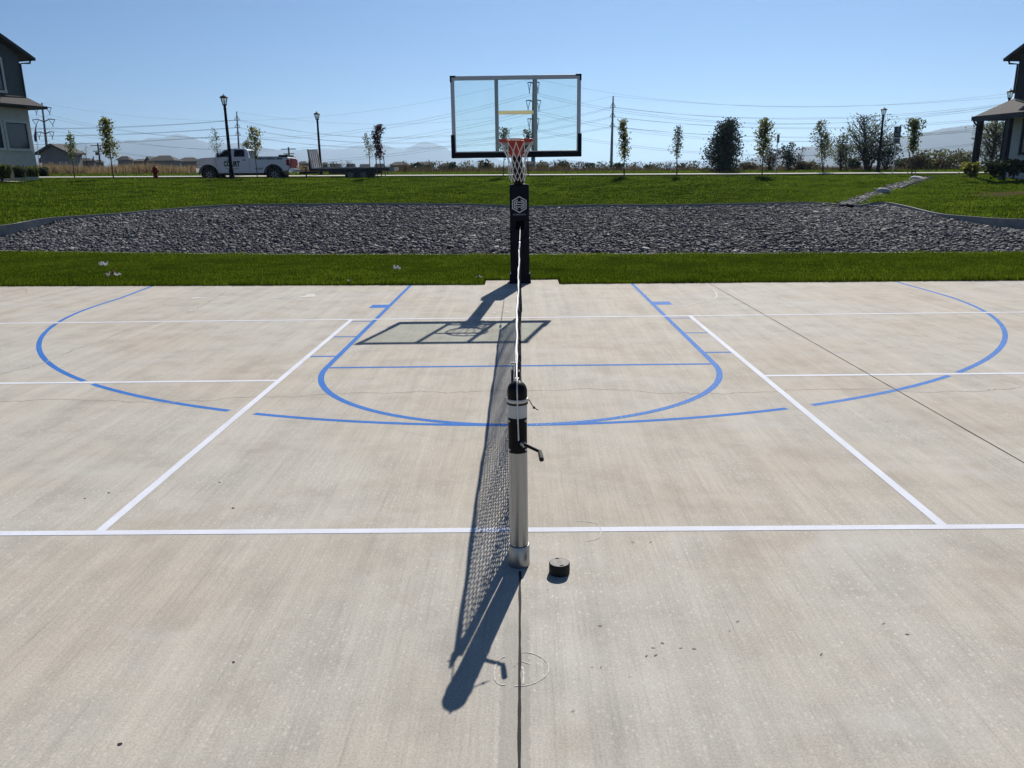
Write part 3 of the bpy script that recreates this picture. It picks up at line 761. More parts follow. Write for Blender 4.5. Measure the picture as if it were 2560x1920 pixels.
mb = MB(); za_ = ztop(NY1)
mb.tube([(0, NY1 - .05, za_ - .01), (.001, NY1 + .15, za_ - .008), Vector((.001, NY1 + .15, za_ - .008)).lerp(e1, .5) + Vector((0, 0, -.012)), e1 + Vector((0, .05, 0))], .0042, 8); tail = mb.build("cable", M['cable'], net, True)
mb = MB(); mb.tube([(.001, NY1 + .18, za_ - .008), (.001, NY1 + .26, za_ - .006), (.001, NY1 + .34, za_ - .004)], [.010, .014, .010], 8); mb.build("turnbuckle", M['steel'], tail, True)
mb = MB(); mb.box((-.018, NY0 - .07, .84), (-.012, NY0 + .01, .858)); mb.box((-.020, NY0 - .075, .72), (-.010, NY0 - .045, .856)); mb.build("strap", M['netblk'], net, bevel=.002)
mb = MB(); mb.tube([(-.022, NY0 - .01, .872), (.004, NY0 - .01, .874)], .004, 8); mb.tube([(-.001, NY0 - .03, .875), (-.001, NY0 + .06, .879)], .0045, 8); mb.build("clip", M['steel'], net, True)

# ------------------------------------------------------------------ black sleeve plug on the slab
pl = empty("sleeve_plug", tuple(atz(1398.5, 1431)), .25, "round black rubber plug with two finger holes, lying right of the net post", "plug")
mb = MB(); mb.lathe([(.001, 0), (.0445, 0), (.046, .002), (.046, .048), (.0445, .050), (.001, .050)], 48); mb.build("body", M['rubber'], pl, True)
gm = pm("grey_plug_top", (.050, .050, .051), (.034, .034, .035), 30, .6)  # grey top face, lighter than the rubber body
mb = MB(); mb.lathe([(.001, .0502), (.043, .0502), (.043, .0512), (.001, .0512)], 40); mb.build("top_face", gm, pl, True)
gl = pm("raised_mark", (.12, .12, .122), (.09, .09, .092), 30, .55)
def hex_pts(r, c=(0, 0), rot=PI/2): return [(c[0] + r*math.cos(rot + k*PI/3), c[1] + r*math.sin(rot + k*PI/3)) for k in range(6)]
def flat_path(mb, pts, wd, z, closed=False):
    P = [Vector((p[0], p[1], 0)) for p in pts]; n = len(P); vs = []
    for i in range(n):
        a = P[(i-1) % n] if (closed or i) else P[i]; c = P[(i+1) % n] if (closed or i < n-1) else P[i]
        d1 = (P[i]-a).normalized() if (P[i]-a).length else None; d2 = (c-P[i]).normalized() if (c-P[i]).length else None
        d1 = d1 or d2; d2 = d2 or d1
        q = Vector((-(d1+d2).y, (d1+d2).x, 0)).normalized(); k = wd/2/max(.35, q.dot(Vector((-d1.y, d1.x, 0))))
        vs += [(P[i] + q*k).to_tuple(), (P[i] - q*k).to_tuple()]
    vs = [(x, y, z) for x, y, _ in vs]
    mb.add(vs, [(2*i, 2*i+1, (2*i+3) % (2*n), (2*i+2) % (2*n)) for i in range(n if closed else n-1)])
def emblem(mb, R0, z, wd):
    flat_path(mb, hex_pts(R0), wd, z, True)
    ri = R0*.70
    H = hex_pts(ri)       # 0 top, 1 upper left, 2 lower left, 3 bottom, 4 lower right, 5 upper right
    lp = lambda a, b, f: (a[0] + (b[0]-a[0])*f, a[1] + (b[1]-a[1])*f)
    flat_path(mb, [lp(H[1], H[0], .66), H[1], H[2], lp(H[2], H[3], .66)], wd, z)
    flat_path(mb, [lp(H[5], H[0], .66), H[5], H[4], lp(H[4], H[3], .66)], wd, z)
    a = R0*.36; b_ = R0*.30
    flat_path(mb, [(a, b_*.55), (a, b_), (-a, b_), (-a, 0), (-ri*.8, 0)], wd*.8, z + .0002)
    flat_path(mb, [(-a, -b_*.55), (-a, -b_), (a, -b_), (a, 0), (ri*.8, 0)], wd*.8, z + .0002)
    flat_path(mb, [(-a, 0), (a, 0)], wd*.8, z + .0004)
mb = MB(); emblem(mb, .027, .0516, .0032); mb.build("emblem", gl, pl)
for s in (-1, 1):
    mb = MB(); mb.add([(.0095*math.cos(a), s*.033 + .0052*math.sin(a), .0519) for a in np.linspace(0, 2*PI, 18, endpoint=False)], [tuple(range(18))])
    mb.build("finger_hole", M['joint'], pl)

# ------------------------------------------------------------------ basketball hoop
hp = empty("basketball_hoop", (-.006, 9.46, 0), label="basketball hoop with clear glass backboard, red rim and black padded post", cat="basketball hoop")
ho = Vector(hp.location)
def hl(x, y, z): return (x - ho.x, y - ho.y, z)
mb = MB()                                                     # pad: three-sided vinyl wrap with soft corners
def rrect(w_, d_, r, n=5):
    pts = []
    for cx, cy, a0 in ((w_/2-r, -d_/2+r, -PI/2), (w_/2-r, d_/2-r, 0), (-w_/2+r, d_/2-r, PI/2), (-w_/2+r, -d_/2+r, PI)):
        pts += [(cx + r*math.cos(a0 + PI/2*k/n), cy + r*math.sin(a0 + PI/2*k/n)) for k in range(n+1)]
    return pts
pr = rrect(.312, .32, .022); n_ = len(pr)
lev = [(.99, .01), (1.0, .025), (1.0, .5), (.998, 1.0), (1.0, 1.555), (.985, 1.572), (.95, 1.578)]
vs = [(x*s, y*s, z) for s, z in lev for x, y in pr]
fs = [(i*n_+k, i*n_+(k+1) % n_, (i+1)*n_+(k+1) % n_, (i+1)*n_+k) for i in range(len(lev)-1) for k in range(n_)] + [tuple((len(lev)-1)*n_+k for k in range(n_))]
mb.add(vs, fs); pad = mb.build("pad", M['pad'], hp, True)
mb = MB(); fr2 = rrect(.352, .36, .02); n2 = len(fr2)
vs = [(x*s, y*s, z) for s, z in ((1.03, 0.0), (1.0, .02), (.965, .155), (.93, .162)) for x, y in fr2]
mb.add(vs, [(i*n2+k, i*n2+(k+1) % n2, (i+1)*n2+(k+1) % n2, (i+1)*n2+k) for i in range(3) for k in range(n2)] + [tuple(3*n2+k for k in range(n2))]); mb.build("base_cover", M['pad'], hp, True)
for sx in (-.155, .158):
    mb = MB(); mb.tube([(sx, -.166, .167), (sx, -.172, .167)], .011, 12); mb.build("snap", M['steel'], pad)
mb = MB(); mb.box((-.066, -.1625, .868), (.072, -.1605, 1.012)); mb.build("net_slot", pm("slot_shade", (.0012, .0012, .0015), None, 5, .9, spec=.02), pad)  # thin near-black plate; the recess's shade is put into its colour
mb = MB(); tmp = MB(); emblem(tmp, .124, 0, .0155); mb.add([(x, -.1618 - z*.5, 1.266 + y) for x, y, z in tmp.v], tmp.f); mb.build("emblem", M['padw'], pad)
def text(body, parent, loc, rot, size, mat, name="lettering", sx=1.0, ext=.0005, space=1.0, off=0.0):
    cu = bpy.data.curves.new(name, 'FONT'); cu.body = body; cu.size = size; cu.align_x = 'CENTER'; cu.align_y = 'CENTER'; cu.extrude = ext; cu.space_character = space; cu.offset = off
    cu.materials.append(mat); o = bpy.data.objects.new(name, cu); COL.objects.link(o); o.parent = parent
    bpy.context.view_layer.update()
    me = bpy.data.meshes.new_from_object(o.evaluated_get(bpy.context.evaluated_depsgraph_get())); bpy.data.objects.remove(o)
    o = link(name, me, parent)
    o.location = loc; o.rotation_euler = rot; o.scale = (sx, 1, 1); return o
text("HOMESPORTS", pad, (0, -.1622, 1.108), (PI/2, 0, 0), .034, pm("grey_print", (.30, .31, .34), (.25, .26, .28), 9, .6), sx=.92, space=1.05)
mb = MB(); mb.lathe([(.062, 0.0), (.075, .002), (.075, 1.60), (.0745, 1.70)], 28); mb.build("pole", M['darksteel'], hp, True)
mb = MB(); mb.lathe([(.06, 1.575), (.098, 1.577), (.098, 1.590), (.06, 1.592)], 28); mb.build("collar", M['steel'], hp, True)
mb = MB(); A0 = Vector(hl(-.012, 9.46, 1.62)); A1 = Vector(hl(-.036, 8.20, 2.08))
def beam(mb, p, q, w_, h_):
    d = (q - p).normalized(); sd = Vector((d.y, -d.x, 0)).normalized() if abs(d.z) < .99 else Vector((1, 0, 0)); up = sd.cross(d)
    vs = [b + sd*sx*w_/2 + up*sz*h_/2 for b in (p, q) for sx, sz in ((-1,-1),(1,-1),(1,1),(-1,1))]
    mb.add(vs, [(0,1,2,3),(4,5,6,7)] + [(k, (k+1) % 4, 4+(k+1) % 4, 4+k) for k in range(4)])
beam(mb, A0 + Vector((0, .05, -.03)), A1, .145, .16); mb.build("arm", M['darksteel'], hp, bevel=.012)
mb = MB(); mb.box(hl(-.15, 8.155, 1.99), hl(.08, 8.22, 2.20)); mb.build("mounting_plate", M['darksteel'], hp, bevel=.006)
BX0, BX1, BZ0, BZ1 = -.951, .879, 2.005, 3.068
bb = MB(); bb.box(hl(BX0 + .01, 8.104, BZ0 + .01), hl(BX1 - .01, 8.116, BZ1 - .01)); board = bb.build("backboard", M['glass'], hp)
mb = MB(); t_ = .052
mb.box(hl(BX0, 8.092, BZ1 - t_), hl(BX1, 8.150, BZ1)); mb.box(hl(BX0, 8.092, BZ0), hl(BX1, 8.150, BZ0 + t_))
mb.box(hl(BX0, 8.0925, BZ0 + t_), hl(BX0 + t_, 8.1495, BZ1 - t_)); mb.box(hl(BX1 - t_, 8.0925, BZ0 + t_), hl(BX1, 8.1495, BZ1 - t_))
mb.build("frame", M['frame'], board, bevel=.003)
for x0 in (-.335, .214):
    mb = MB(); mb.box(hl(x0, 8.118, BZ0 + t_), hl(x0 + .053, 8.148, BZ1 - t_)); mb.build("mullion", M['frame'], board, bevel=.003)
mb = MB(); mb.box(hl(-.282, 8.119, 2.135), hl(.214, 8.147, 2.175)); mb.build("crossbar", M['frame'], board, bevel=.003)
mb = MB(); mb.box(hl(-.284, 8.1015, 2.551), hl(.216, 8.1035, 2.602)); mb.build("target_tape", M['cream'], board)
mb = MB()                                                      # U-shaped bottom padding
po_ = [(BX0 - .016, 1.966), (BX1 + .016, 1.966), (BX1 + .016, 2.285), (BX1 - .040, 2.285), (BX1 - .040, 2.042), (BX0 + .040, 2.042), (BX0 + .040, 2.285), (BX0 - .016, 2.285)]
mb.prism([(x - ho.x, z) for x, z in po_], 1, 8.082 - ho.y, 8.158 - ho.y); mb.build("edge_padding", M['pad'], board, bevel=.008)
for s, xe in ((1, BX0), (-1, BX1)):
    mb = MB(); e = -.006*s
    pc = [(xe + e, BZ1 + .006), (xe + s*.075, BZ1 + .006), (xe + s*.075, BZ1 - .018), (xe + s*.018, BZ1 - .018), (xe + s*.018, BZ1 - .078), (xe + e, BZ1 - .078)]
    mb.prism([(x - ho.x, z) for x, z in pc], 1, 8.086 - ho.y, 8.154 - ho.y); mb.build("corner_cap", M['black'], board)
RCx, RCy, RZ = -.036, 7.72, 2.192
rim = empty("rim_anchor", (0, 0, 0))
bpy.data.objects.remove(rim)
def ring_pts(R_, z, n=56): return [hl(RCx + R_*math.cos(a), RCy + R_*math.sin(a), z) for a in np.linspace(0, 2*PI, n + 1)]
mb = MB(); mb.tube(ring_pts(.2345, RZ), .0095, 10, cap=False); mb.tube(ring_pts(.2330, RZ - .024), .0075, 10, cap=False)
for k in range(12):
    a = 2*PI*(k + .5)/12; c, s = math.cos(a), math.sin(a)
    mb.tube([hl(RCx + .2335*c, RCy + .2335*s, RZ), hl(RCx + .2335*c, RCy + .2335*s, RZ - .024)], .005, 6)
rim = mb.build("rim", M['rim'], hp, True)
mb = MB()
mb.prism([(RCx - .105 - ho.x, 2.185), (RCx + .105 - ho.x, 2.185), (RCx + .098 - ho.x, 2.03), (RCx + .085 - ho.x, 1.985), (RCx - .085 - ho.x, 1.985), (RCx - .098 - ho.x, 2.03)], 1, 8.045 - ho.y, 8.081 - ho.y)
for s in (-1, 1):
    beam(mb, Vector(hl(RCx + s*.085, 8.05, RZ - .012)), Vector(hl(RCx + s*.13, RCy + .19, RZ - .010)), .014, .03)
mb.prism([(RCx - .09 - ho.x, 8.046 - ho.y), (RCx + .09 - ho.x, 8.046 - ho.y), (RCx + .11 - ho.x, 7.93 - ho.y), (RCx - .11 - ho.x, 7.93 - ho.y)], 2, RZ - .006, RZ + .004)
mb.build("bracket", M['rim'], rim, bevel=.004)
mb = MB(); rows = [(.2335, RZ - .034), (.168, RZ - .165), (.128, RZ - .255), (.116, RZ - .335), (.122, RZ - .415), (.118, RZ - .485), (.095, RZ - .555)]
def node(i, k):
    r, z = rows[i]; a = 2*PI*(k + (.5 if i % 2 else 0))/12
    jr = 1 + .05*math.sin(3*k + 2.1*i); 
    return Vector(hl(RCx + r*jr*math.cos(a) + .010*i*.3, RCy + r*jr*math.sin(a), z + .012*math.sin(k*2.3 + i)*(i > 0)))
for i in range(len(rows)-1):
    for k in range(12):
        a = node(i, k); b1 = node(i+1, k if i % 2 == 0 else k + 1); b2 = node(i+1, k - 1 if i % 2 == 0 else k)
        for q in (b1, b2):
            mdl = a.lerp(q, .5); out = Vector((mdl.x - (RCx - ho.x), mdl.y - (RCy - ho.y), 0))*.03
            mb.tube([a, mdl - out*(1 if i < 2 else -.5), q], .0042, 5, cap=False)
    if i > 0:
        for k in range(12): mb.lathe([(.001, -.007), (.0065, 0), (.001, .007)], 6, node(i, k), cap=False)
mb.build("hoop_net", M['cord'], rim, True)

# ------------------------------------------------------------------ litter and dry leaves
def crumple(name, u, v, z, sx, sy, sz, mats, label, cat, sd, grp=None):
    r2 = np.random.default_rng(sd); p = atz(u, v, z); bm = bmesh.new(); bmesh.ops.create_grid(bm, x_segments=9, y_segments=6, size=1)
    for q in bm.verts:
        c = q.co; q.co = Vector((c.x*sx*(1 + .2*r2.normal()), c.y*sy*(1 + .3*r2.normal()), sz*(.5 + .5*math.sin(4*c.x + sd) + .35*r2.normal())))
    for f in bm.faces: f.material_index = int(len(mats) > 1 and (math.sin(f.calc_center_median().x*60/sx*.06 + sd) > .25))
    me = bpy.data.meshes.new(name); bm.to_mesh(me); bm.free()
    for mt in mats: me.materials.append(mt)
    o = link(name, me); o.location = p; o.rotation_euler = (0, 0, r2.uniform(-.6, .6)); so_ = o.modifiers.new("thick", 'SOLIDIFY'); so_.thickness = .002
    tag(o, label, cat, grp)
crumple("paper_scrap", 257, 663, .05, .085, .06, .06, [M['paper']], "crumpled white paper lying on the grass, upper of two pieces at the left", "litter", 3)
crumple("wrapper", 281, 688, .05, .105, .06, .06, [M['paper'], M['redprint']], "torn white and dark red wrapper on the grass below the white paper", "litter", 8)
crumple("paper_scrap", 992, 672, .05, .05, .05, .05, [M['paper']], "small white paper scrap on the grass left of the hoop post", "litter", 13)
crumple("wrapper", 1197, 692, .04, .05, .035, .03, [M['paper'], pm("brown_card", (.25, .17, .12), (.2, .14, .1), 9, .8)], "small white and brown wrapper on the grass by the notch in the slab", "litter", 21)
crumple("plastic_scrap", 873, 703, .04, .03, .05, .02, [pm("grey_green_plastic", (.12, .17, .14), (.09, .13, .11), 9, .5)], "grey green plastic scrap in the grass at the edge of the court", "litter", 29)
crumple("paper_scrap", 1813, 572, .12, .13, .06, .05, [M['paper']], "flat white scrap lying among the dark cobbles right of the hoop", "litter", 33)
M['leafd'] = pm("dry_leaf", (.16, .125, .09), (.11, .085, .06), 40, .8)
k5 = 1.7556
lv = zz([(495,273),(573,273),(648,300),(120,482),(352,640),(625,716),(585,737),(705,738),(765,741),(555,772),(595,769),(316,822),(355,822),(480,865),(232,1015),(955,621),(920,663),(1595,630),(1700,677),(1322,765)], k5, 1300, 1200)
for i, (u, v) in enumerate(lv):
    r2 = np.random.default_rng(100 + i); p = atz(u, v, .0012); ln = r2.uniform(.005, .011); wd = ln*r2.uniform(.15, .32)
    mb = MB(); mb.add([(-ln, 0, .0005), (-ln*.3, wd, .0014), (ln*.5, wd*.7, .0008), (ln, 0, .0016), (ln*.4, -wd, .0004), (-ln*.4, -wd*.8, .001), (0, 0, .0003)], [(0, 1, 6), (1, 2, 6), (2, 3, 6), (3, 4, 6), (4, 5, 6), (5, 0, 6)])
    o = mb.build("dry_leaf", M['leafd']); o.location = p; o.rotation_euler = (0, 0, r2.uniform(-.5, 1.2))
    tag(o, "tiny dry brown leaf on the concrete to the right of the centre joint", "leaf", "dry leaves on the right half of the slab")
for i, (u, v) in enumerate([(549, 1206), (583, 1270), (584, 1655), (272, 1232), (212, 1246), (300, 1860)]):
    r2 = np.random.default_rng(200 + i); p = atz(u, v, .0012)
    mb = MB(); s_ = r2.uniform(.003, .006); mb.add([(s_*math.cos(a)*1.4, s_*math.sin(a), .0006 + .001*(k % 2)) for k, a in enumerate(np.linspace(0, 2*PI, 7, endpoint=False))], [tuple(range(7))])
    o = mb.build("dry_leaf", M['joint']); o.location = p
    tag(o, "tiny black speck of leaf litter on the concrete left of the net", "leaf", "dark specks on the left half of the slab")

# ------------------------------------------------------------------ street lamps
M['lampglass'] = glass_mat("lamp_glass", (.80, .80, .76), 1.2)
def lamp(ub, vb, ut, vt, Y, label):
    b = at(ub, vb, Y); tp = at(ut, vt, Y); H = tp.z - b.z
    z0 = 1.5 + tilt(b.x) if Y > 41 else crest_z(b.x); z0 = crest_z(b.x) if Y < 41 else 1.815 + tilt(b.x)
    H = tp.z - z0
    r = empty("street_lamp", (b.x, Y, z0), 0, label, "street lamp", "black lantern street lamps along the road")
    mb = MB(); mb.lathe([(.17, -.05), (.17, .05), (.14, .10), (.12, .40), (.135, .42), (.12, .47), (.092, .55), (.080, H*.5), (.066, H - .78)], 16); mb.build("pole", M['darksteel'], r, True)
    mb = MB(); z = H - .80; mb.lathe([(.066, z), (.085, z + .03), (.07, z + .06), (.06, z + .14), (.10, z + .22), (.125, z + .235)], 16); mb.build("neck", M['darksteel'], r, True)
    lan = MB(); z1, z2 = H - .565, H - .22
    for k in range(6):
        a = 2*PI*k/6; lan.tube([(.105*math.cos(a), .105*math.sin(a), z1), (.185*math.cos(a), .185*math.sin(a), z2)], .010, 5)
    lan.lathe([(.10, z1 - .01), (.118, z1 - .01), (.118, z1 + .015), (.10, z1 + .015)], 18); lan.lathe([(.17, z2 - .012), (.198, z2 - .012), (.198, z2 + .012), (.17, z2 + .012)], 18, cap=False)
    cage = lan.build("lantern", M['darksteel'], r)
    mb = MB(); mb.lathe([(.098, z1 + .01), (.172, z2 - .01)], 18, cap=False); mb.build("pane", M['lampglass'], cage, True)
    mb = MB(); mb.lathe([(.025, z1 + .01), (.03, z1 + .16), (.02, z1 + .2)], 10); mb.build("bulb", M['tape'], cage, True)
    mb = MB(); mb.lathe([(.19, z2 + .005), (.235, z2 + .012), (.19, z2 + .05), (.10, z2 + .10), (.05, z2 + .115), (.02, z2 + .13), (.022, z2 + .16), (.008, z2 + .18), (.003, H)], 18); mb.build("cap", M['darksteel'], r, True)
lamp(580, 445, 562.5, 233, 39.5, "black lantern street lamp in front of the white pickup truck")
lamp(803.5, 440, 797, 277, 52.9, "black lantern street lamp behind the flatbed trailer")
lamp(2194, 428, 2211, 266, 52.9, "black lantern street lamp beside the big tree at the right")
lamp(2498, 428, 2515, 220, 46.0, "black lantern street lamp rising behind the right porch roof")

# ------------------------------------------------------------------ fire hydrant
hb = at(390, 447, 40.2); hb.z = max(hb.z, crest_z(hb.x) - .02)
hy = empty("fire_hydrant", hb, .3, "red fire hydrant standing by the road left of the truck", "fire hydrant")
M['hred'] = pm("hydrant_red", (.20, .006, .006), (.15, .005, .006), 9, .6, spec=.1)
mb = MB(); mb.lathe([(.14, 0), (.14, .03), (.10, .04), (.10, .10), (.13, .11), (.13, .14), (.105, .15), (.10, .46), (.135, .47), (.135, .50)], 18); mb.build("barrel", M['hred'], hy, True)
mb = MB(); mb.lathe([(.13, .50), (.125, .56), (.09, .62), (.04, .645), (.035, .655), (.03, .70), (.001, .70)], 18); mb.build("bonnet", M['hred'], hy, True)
for d, r_ in (((1, 0, 0), .052), ((-1, 0, 0), .052), ((0, -1, 0), .072)):
    d = Vector(d); mb = MB(); c = Vector((0, 0, .40)); mb.tube([c + d*.08, c + d*.155], r_*.85, 12); mb.tube([c + d*.150, c + d*.185], r_, 8); mb.tube([c + d*.185, c + d*.205], .018, 5); mb.build("outlet_cap", M['hred'], hy, True)

# ------------------------------------------------------------------ white pickup truck
YT = 48.7
tb = at(522, 437.7, YT); te = at(684.9, 437.7, YT)
sc_ = (te.x - tb.x)/4.285
tr = empty("pickup_truck", (tb.x - .785*sc_, YT, 1.503 + tilt(-17.5)), 0, "white crew cab pickup truck with black lettering parked on the far side of the road", "pickup truck")
tr.rotation_euler = (0, .0085, 0)
tr.scale = (sc_, sc_, sc_*1.02)
M['tw'] = pm("white_truck_paint", (.64, .65, .67), (.60, .61, .63), 1.5, .3, coat=.5)
M['twin'] = pm("dark_window_glass", (.005, .006, .008), (.008, .009, .011), 2, .12, spec=.12)
M['tyre'] = pm("tyre_rubber", (.014, .014, .014), (.022, .022, .022), 12, .85)
M['chrome'] = pm("chrome", (.55, .55, .56), (.48, .48, .50), 4, .2, 1.0)
M['spoke'] = pm('satin_spoke', (.30, .30, .31), (.24, .24, .25), 6, .5, .3)
M['tail'] = pm("red_lens", (.20, .006, .006), (.15, .005, .005), 6, .4, spec=.15)
W_ = 2.02
def arch(cx, r, zb, n=12): return [(cx + r*math.cos(a), max(zb, .42 + r*.98*math.sin(a))) for a in np.linspace(PI, 0, n)]
low = [(.06, .56), (.03, .80), (.05, 1.02), (.07, 1.31), (.10, 1.40), (.39, 1.475), (1.1, 1.515), (1.24, 1.53), (3.50, 1.50), (3.53, 1.49), (6.06, 1.50), (6.10, 1.44), (6.08, .80), (6.00, .66), (5.72, .60)]
bot = arch(5.07, .60, .50)[::-1] + arch(.785, .60, .50)[::-1]
mb = MB(); poly = low + [(5.67, .52)] + bot[1:11] + [(4.47, .50), (1.385, .50)] + bot[13:23] + [(.185, .54)]
n_ = len(poly)                                   # side outline lofted across the width so that the flanks round inwards at sill and shoulder
lv_ = [(0.0, -.03), (.10, 0.0), (W_ - .10, 0.0), (W_, -.03)]
def inset(p, d): 
    cx, cz = 3.05, 1.0; return (p[0] + (cx - p[0])*abs(d)*.35, p[1] + (cz - p[1])*abs(d)*1.2)
vs = [(*[inset(p, d)[0]], y, inset(p, d)[1]) for y, d in lv_ for p in poly]
fs = [(i*n_+k, i*n_+(k+1) % n_, (i+1)*n_+(k+1) % n_, (i+1)*n_+k) for i in range(3) for k in range(n_)] + [tuple(range(n_)), tuple(3*n_+k for k in range(n_))]
mb.add(vs, fs)
cab = [(1.22, 1.50), (1.89, 1.965), (2.15, 2.03), (2.7, 2.05), (3.18, 2.03), (3.37, 1.95), (3.53, 1.48)]
m_ = len(cab); cl = []
for (x, z) in cab:
    f = (z - 1.48)/.57; cl.append((x, .06 + .20*f, W_ - .06 - .20*f, z))
vs = [(x, y0, z) for x, y0, y1, z in cl] + [(x, y1, z) for x, y0, y1, z in cl]
mb.add(vs, [tuple(range(m_)), tuple(m_ + k for k in range(m_))[::-1]] + [(k, k+1, m_+k+1, m_+k) for k in range(m_-1)])
body = mb.build("body", M['tw'], tr, bevel=.02)
def side_pt(x, z, off=.006):
    f = max(0, (z - 1.48)/.57); return (x, .06 + .20*f - off if z > 1.48 else -off, z)
def side_panel(name, pts, mat, parent, off=.006, th=.012):
    mb = MB(); a = [Vector(side_pt(x, z, off)) for x, z in pts]; n = len(a)
    mb.add([p for p in a] + [p + Vector((0, th, 0)) for p in a], [tuple(range(n)), tuple(n + k for k in range(n))[::-1]] + [(k, (k+1) % n, n+(k+1) % n, n+k) for k in range(n)]); return mb.build(name, mat, parent)
side_panel("front_window", [(1.42, 1.53), (1.90, 1.90), (2.10, 1.965), (2.32, 1.965), (2.32, 1.53)], M['twin'], tr)
side_panel("rear_window", [(2.52, 1.53), (2.52, 1.965), (3.08, 1.965), (3.19, 1.90), (3.21, 1.53)], M['twin'], tr)
mb = MB(); mb.add([(1.27, .20, 1.55), (1.27, W_-.20, 1.55), (1.85, W_-.30, 1.955), (1.85, .30, 1.955)], [(0, 1, 2, 3)])
for i in range(4): mb.v[i] = (mb.v[i][0] - .012, mb.v[i][1], mb.v[i][2] + .012)
mb.build("windscreen", M['twin'], tr)
mb = MB(); mb.add([(3.40, .33, 1.92), (3.40, W_-.33, 1.92), (3.53, W_-.24, 1.55), (3.53, .24, 1.55)], [(0, 1, 2, 3)])
for i in range(4): mb.v[i] = (mb.v[i][0] + .012, mb.v[i][1], mb.v[i][2])
mb.build("back_window", M['twin'], tr)
seam = pm("panel_gap", (.03, .03, .033), (.02, .02, .022), 9, .8)
for pts in ([(2.41, .56), (2.42, .56), (2.42, 1.5), (2.41, 1.5)], [(3.52, .54), (3.535, .54), (3.535, 1.47), (3.52, 1.47)], [(1.36, .9), (1.37, .9), (1.30, 1.48), (1.29, 1.48)]):
    side_panel("door_gap", pts, seam, body, .004, .006)
for x0 in (2.04, 3.08):
    mb = MB(); mb.box((x0, -.035, 1.30), (x0 + .24, -.006, 1.345)); mb.build("door_handle", M['black'], tr, bevel=.008)
def wheel(cx, y0, y1, sgn):
    wh = empty("wheel", (cx, 0, .42)); wh.parent = tr
    mb = MB(); prof = [(.25, .02), (.30, .0), (.38, .0), (.415, .03), (.42, .09), (.42, y1 - y0 - .09), (.415, y1 - y0 - .03), (.38, y1 - y0), (.30, y1 - y0), (.25, y1 - y0 - .02)]
    seg = 28; vs = [(r*math.cos(2*PI*k/seg), y0 + y, r*math.sin(2*PI*k/seg)) for r, y in prof for k in range(seg)]
    mb.add(vs, [(i*seg+k, i*seg+(k+1) % seg, (i+1)*seg+(k+1) % seg, (i+1)*seg+k) for i in range(len(prof)-1) for k in range(seg)]); mb.build("tyre", M['tyre'], wh, True)
    mb = MB(); yo = y0 + .03 if sgn < 0 else y1 - .03
    vs = [(.245*math.cos(2*PI*k/28), yo - sgn*.03, .245*math.sin(2*PI*k/28)) for k in range(28)]; mb.add(vs, [tuple(range(28))], 1)
    for k in range(8):
        a = 2*PI*k/8 + .2; c, s = math.cos(a), math.sin(a); q = Vector((-s, 0, c))*.022; mb.add([Vector((c*.06, yo, s*.06)) + q, Vector((c*.06, yo, s*.06)) - q, Vector((c*.235, yo, s*.235)) - q*1.3, Vector((c*.235, yo, s*.235)) + q*1.3], [(0, 1, 2, 3)])
    mb.add([(.05*math.cos(2*PI*k/12), yo + sgn*.01, .05*math.sin(2*PI*k/12)) for k in range(12)], [tuple(range(12))], 1)
    mb.build("rim", [M['spoke'], M['black']], wh, fix=False)
    if sgn < 0:                                     # dark flare lining the arch above the wheel
        mb = MB(); R0, R1 = .605, .655; an = np.linspace(.02, PI - .02, 24)
        vs = [(r*math.cos(a), y, r*.98*math.sin(a)) for y in (-.022, .02) for r in (R0, R1) for a in an]; n = 24
        mb.add(vs, [(k, k+1, n+k+1, n+k) for k in range(n-1)] + [(n+k, n+k+1, 3*n+k+1, 3*n+k) for k in range(n-1)] + [(k, 2*n+k, 2*n+k+1, k+1) for k in range(n-1)]); mb.build("wheel_arch", M['black'], wh)
        mb = MB(); an = np.linspace(-.3, PI + .3, 30); mb.add([(0.612*math.cos(a), .34, .60*math.sin(a)) for a in an], [tuple(range(30))]); mb.build("arch_liner", M['black'], wh)
for cx in (.785, 5.07):
    wheel(cx, .03, .31, -1); wheel(cx, W_ - .31, W_ - .03, 1)
mb = MB(); mb.box((-.06, .05, .50), (.10, W_ - .05, .86)); mb.box((-.04, -.012, .54), (.22, .05, .86)); mb.build("front_bumper", M['chrome'], tr, bevel=.03)
mb = MB(); mb.box((6.06, .06, .56), (6.30, W_ - .06, .76)); mb.build("rear_bumper", M['chrome'], tr, bevel=.02)
mb = MB(); mb.box((6.085, .25, .82), (6.115, W_ - .25, 1.42)); mb.build("tailgate", pm("dark_red_tailgate", (.13, .005, .006), (.10, .004, .005), 2, .6, spec=.08), tr, bevel=.01)
for y in (-.010, W_ - .21):
    mb = MB(); mb.box((5.93, y, .98), (6.125, y + .22, 1.36)); mb.build("taillight", M['tail'], tr, bevel=.015)
for y in (-.008, W_ - .30):
    mb = MB(); mb.box((.045, y, 1.02), (.28, y + .31, 1.24)); mb.build("headlight", pm("headlamp_lens", (.30, .31, .33), (.2, .2, .22), 8, .1, .4), tr, bevel=.03)
mb = MB(); mb.box((.02, .42, .95), (.075, W_ - .42, 1.33)); mb.build("grille", M['black'], tr, bevel=.01)
for y0 in (.03, W_ - .12):
    mb = MB(); mb.box((3.56, y0, 1.495), (6.05, y0 + .09, 1.535)); mb.build("bed_rail", M['black'], tr, bevel=.008)
mb = MB(); mb.box((1.75, .02, .46), (4.3, .10, .52)); mb.build("running_board", M['black'], tr)
mb = MB(); mb.box((.95, .3, .40), (5.6, W_ - .3, .58)); mb.build("chassis", M['black'], tr)
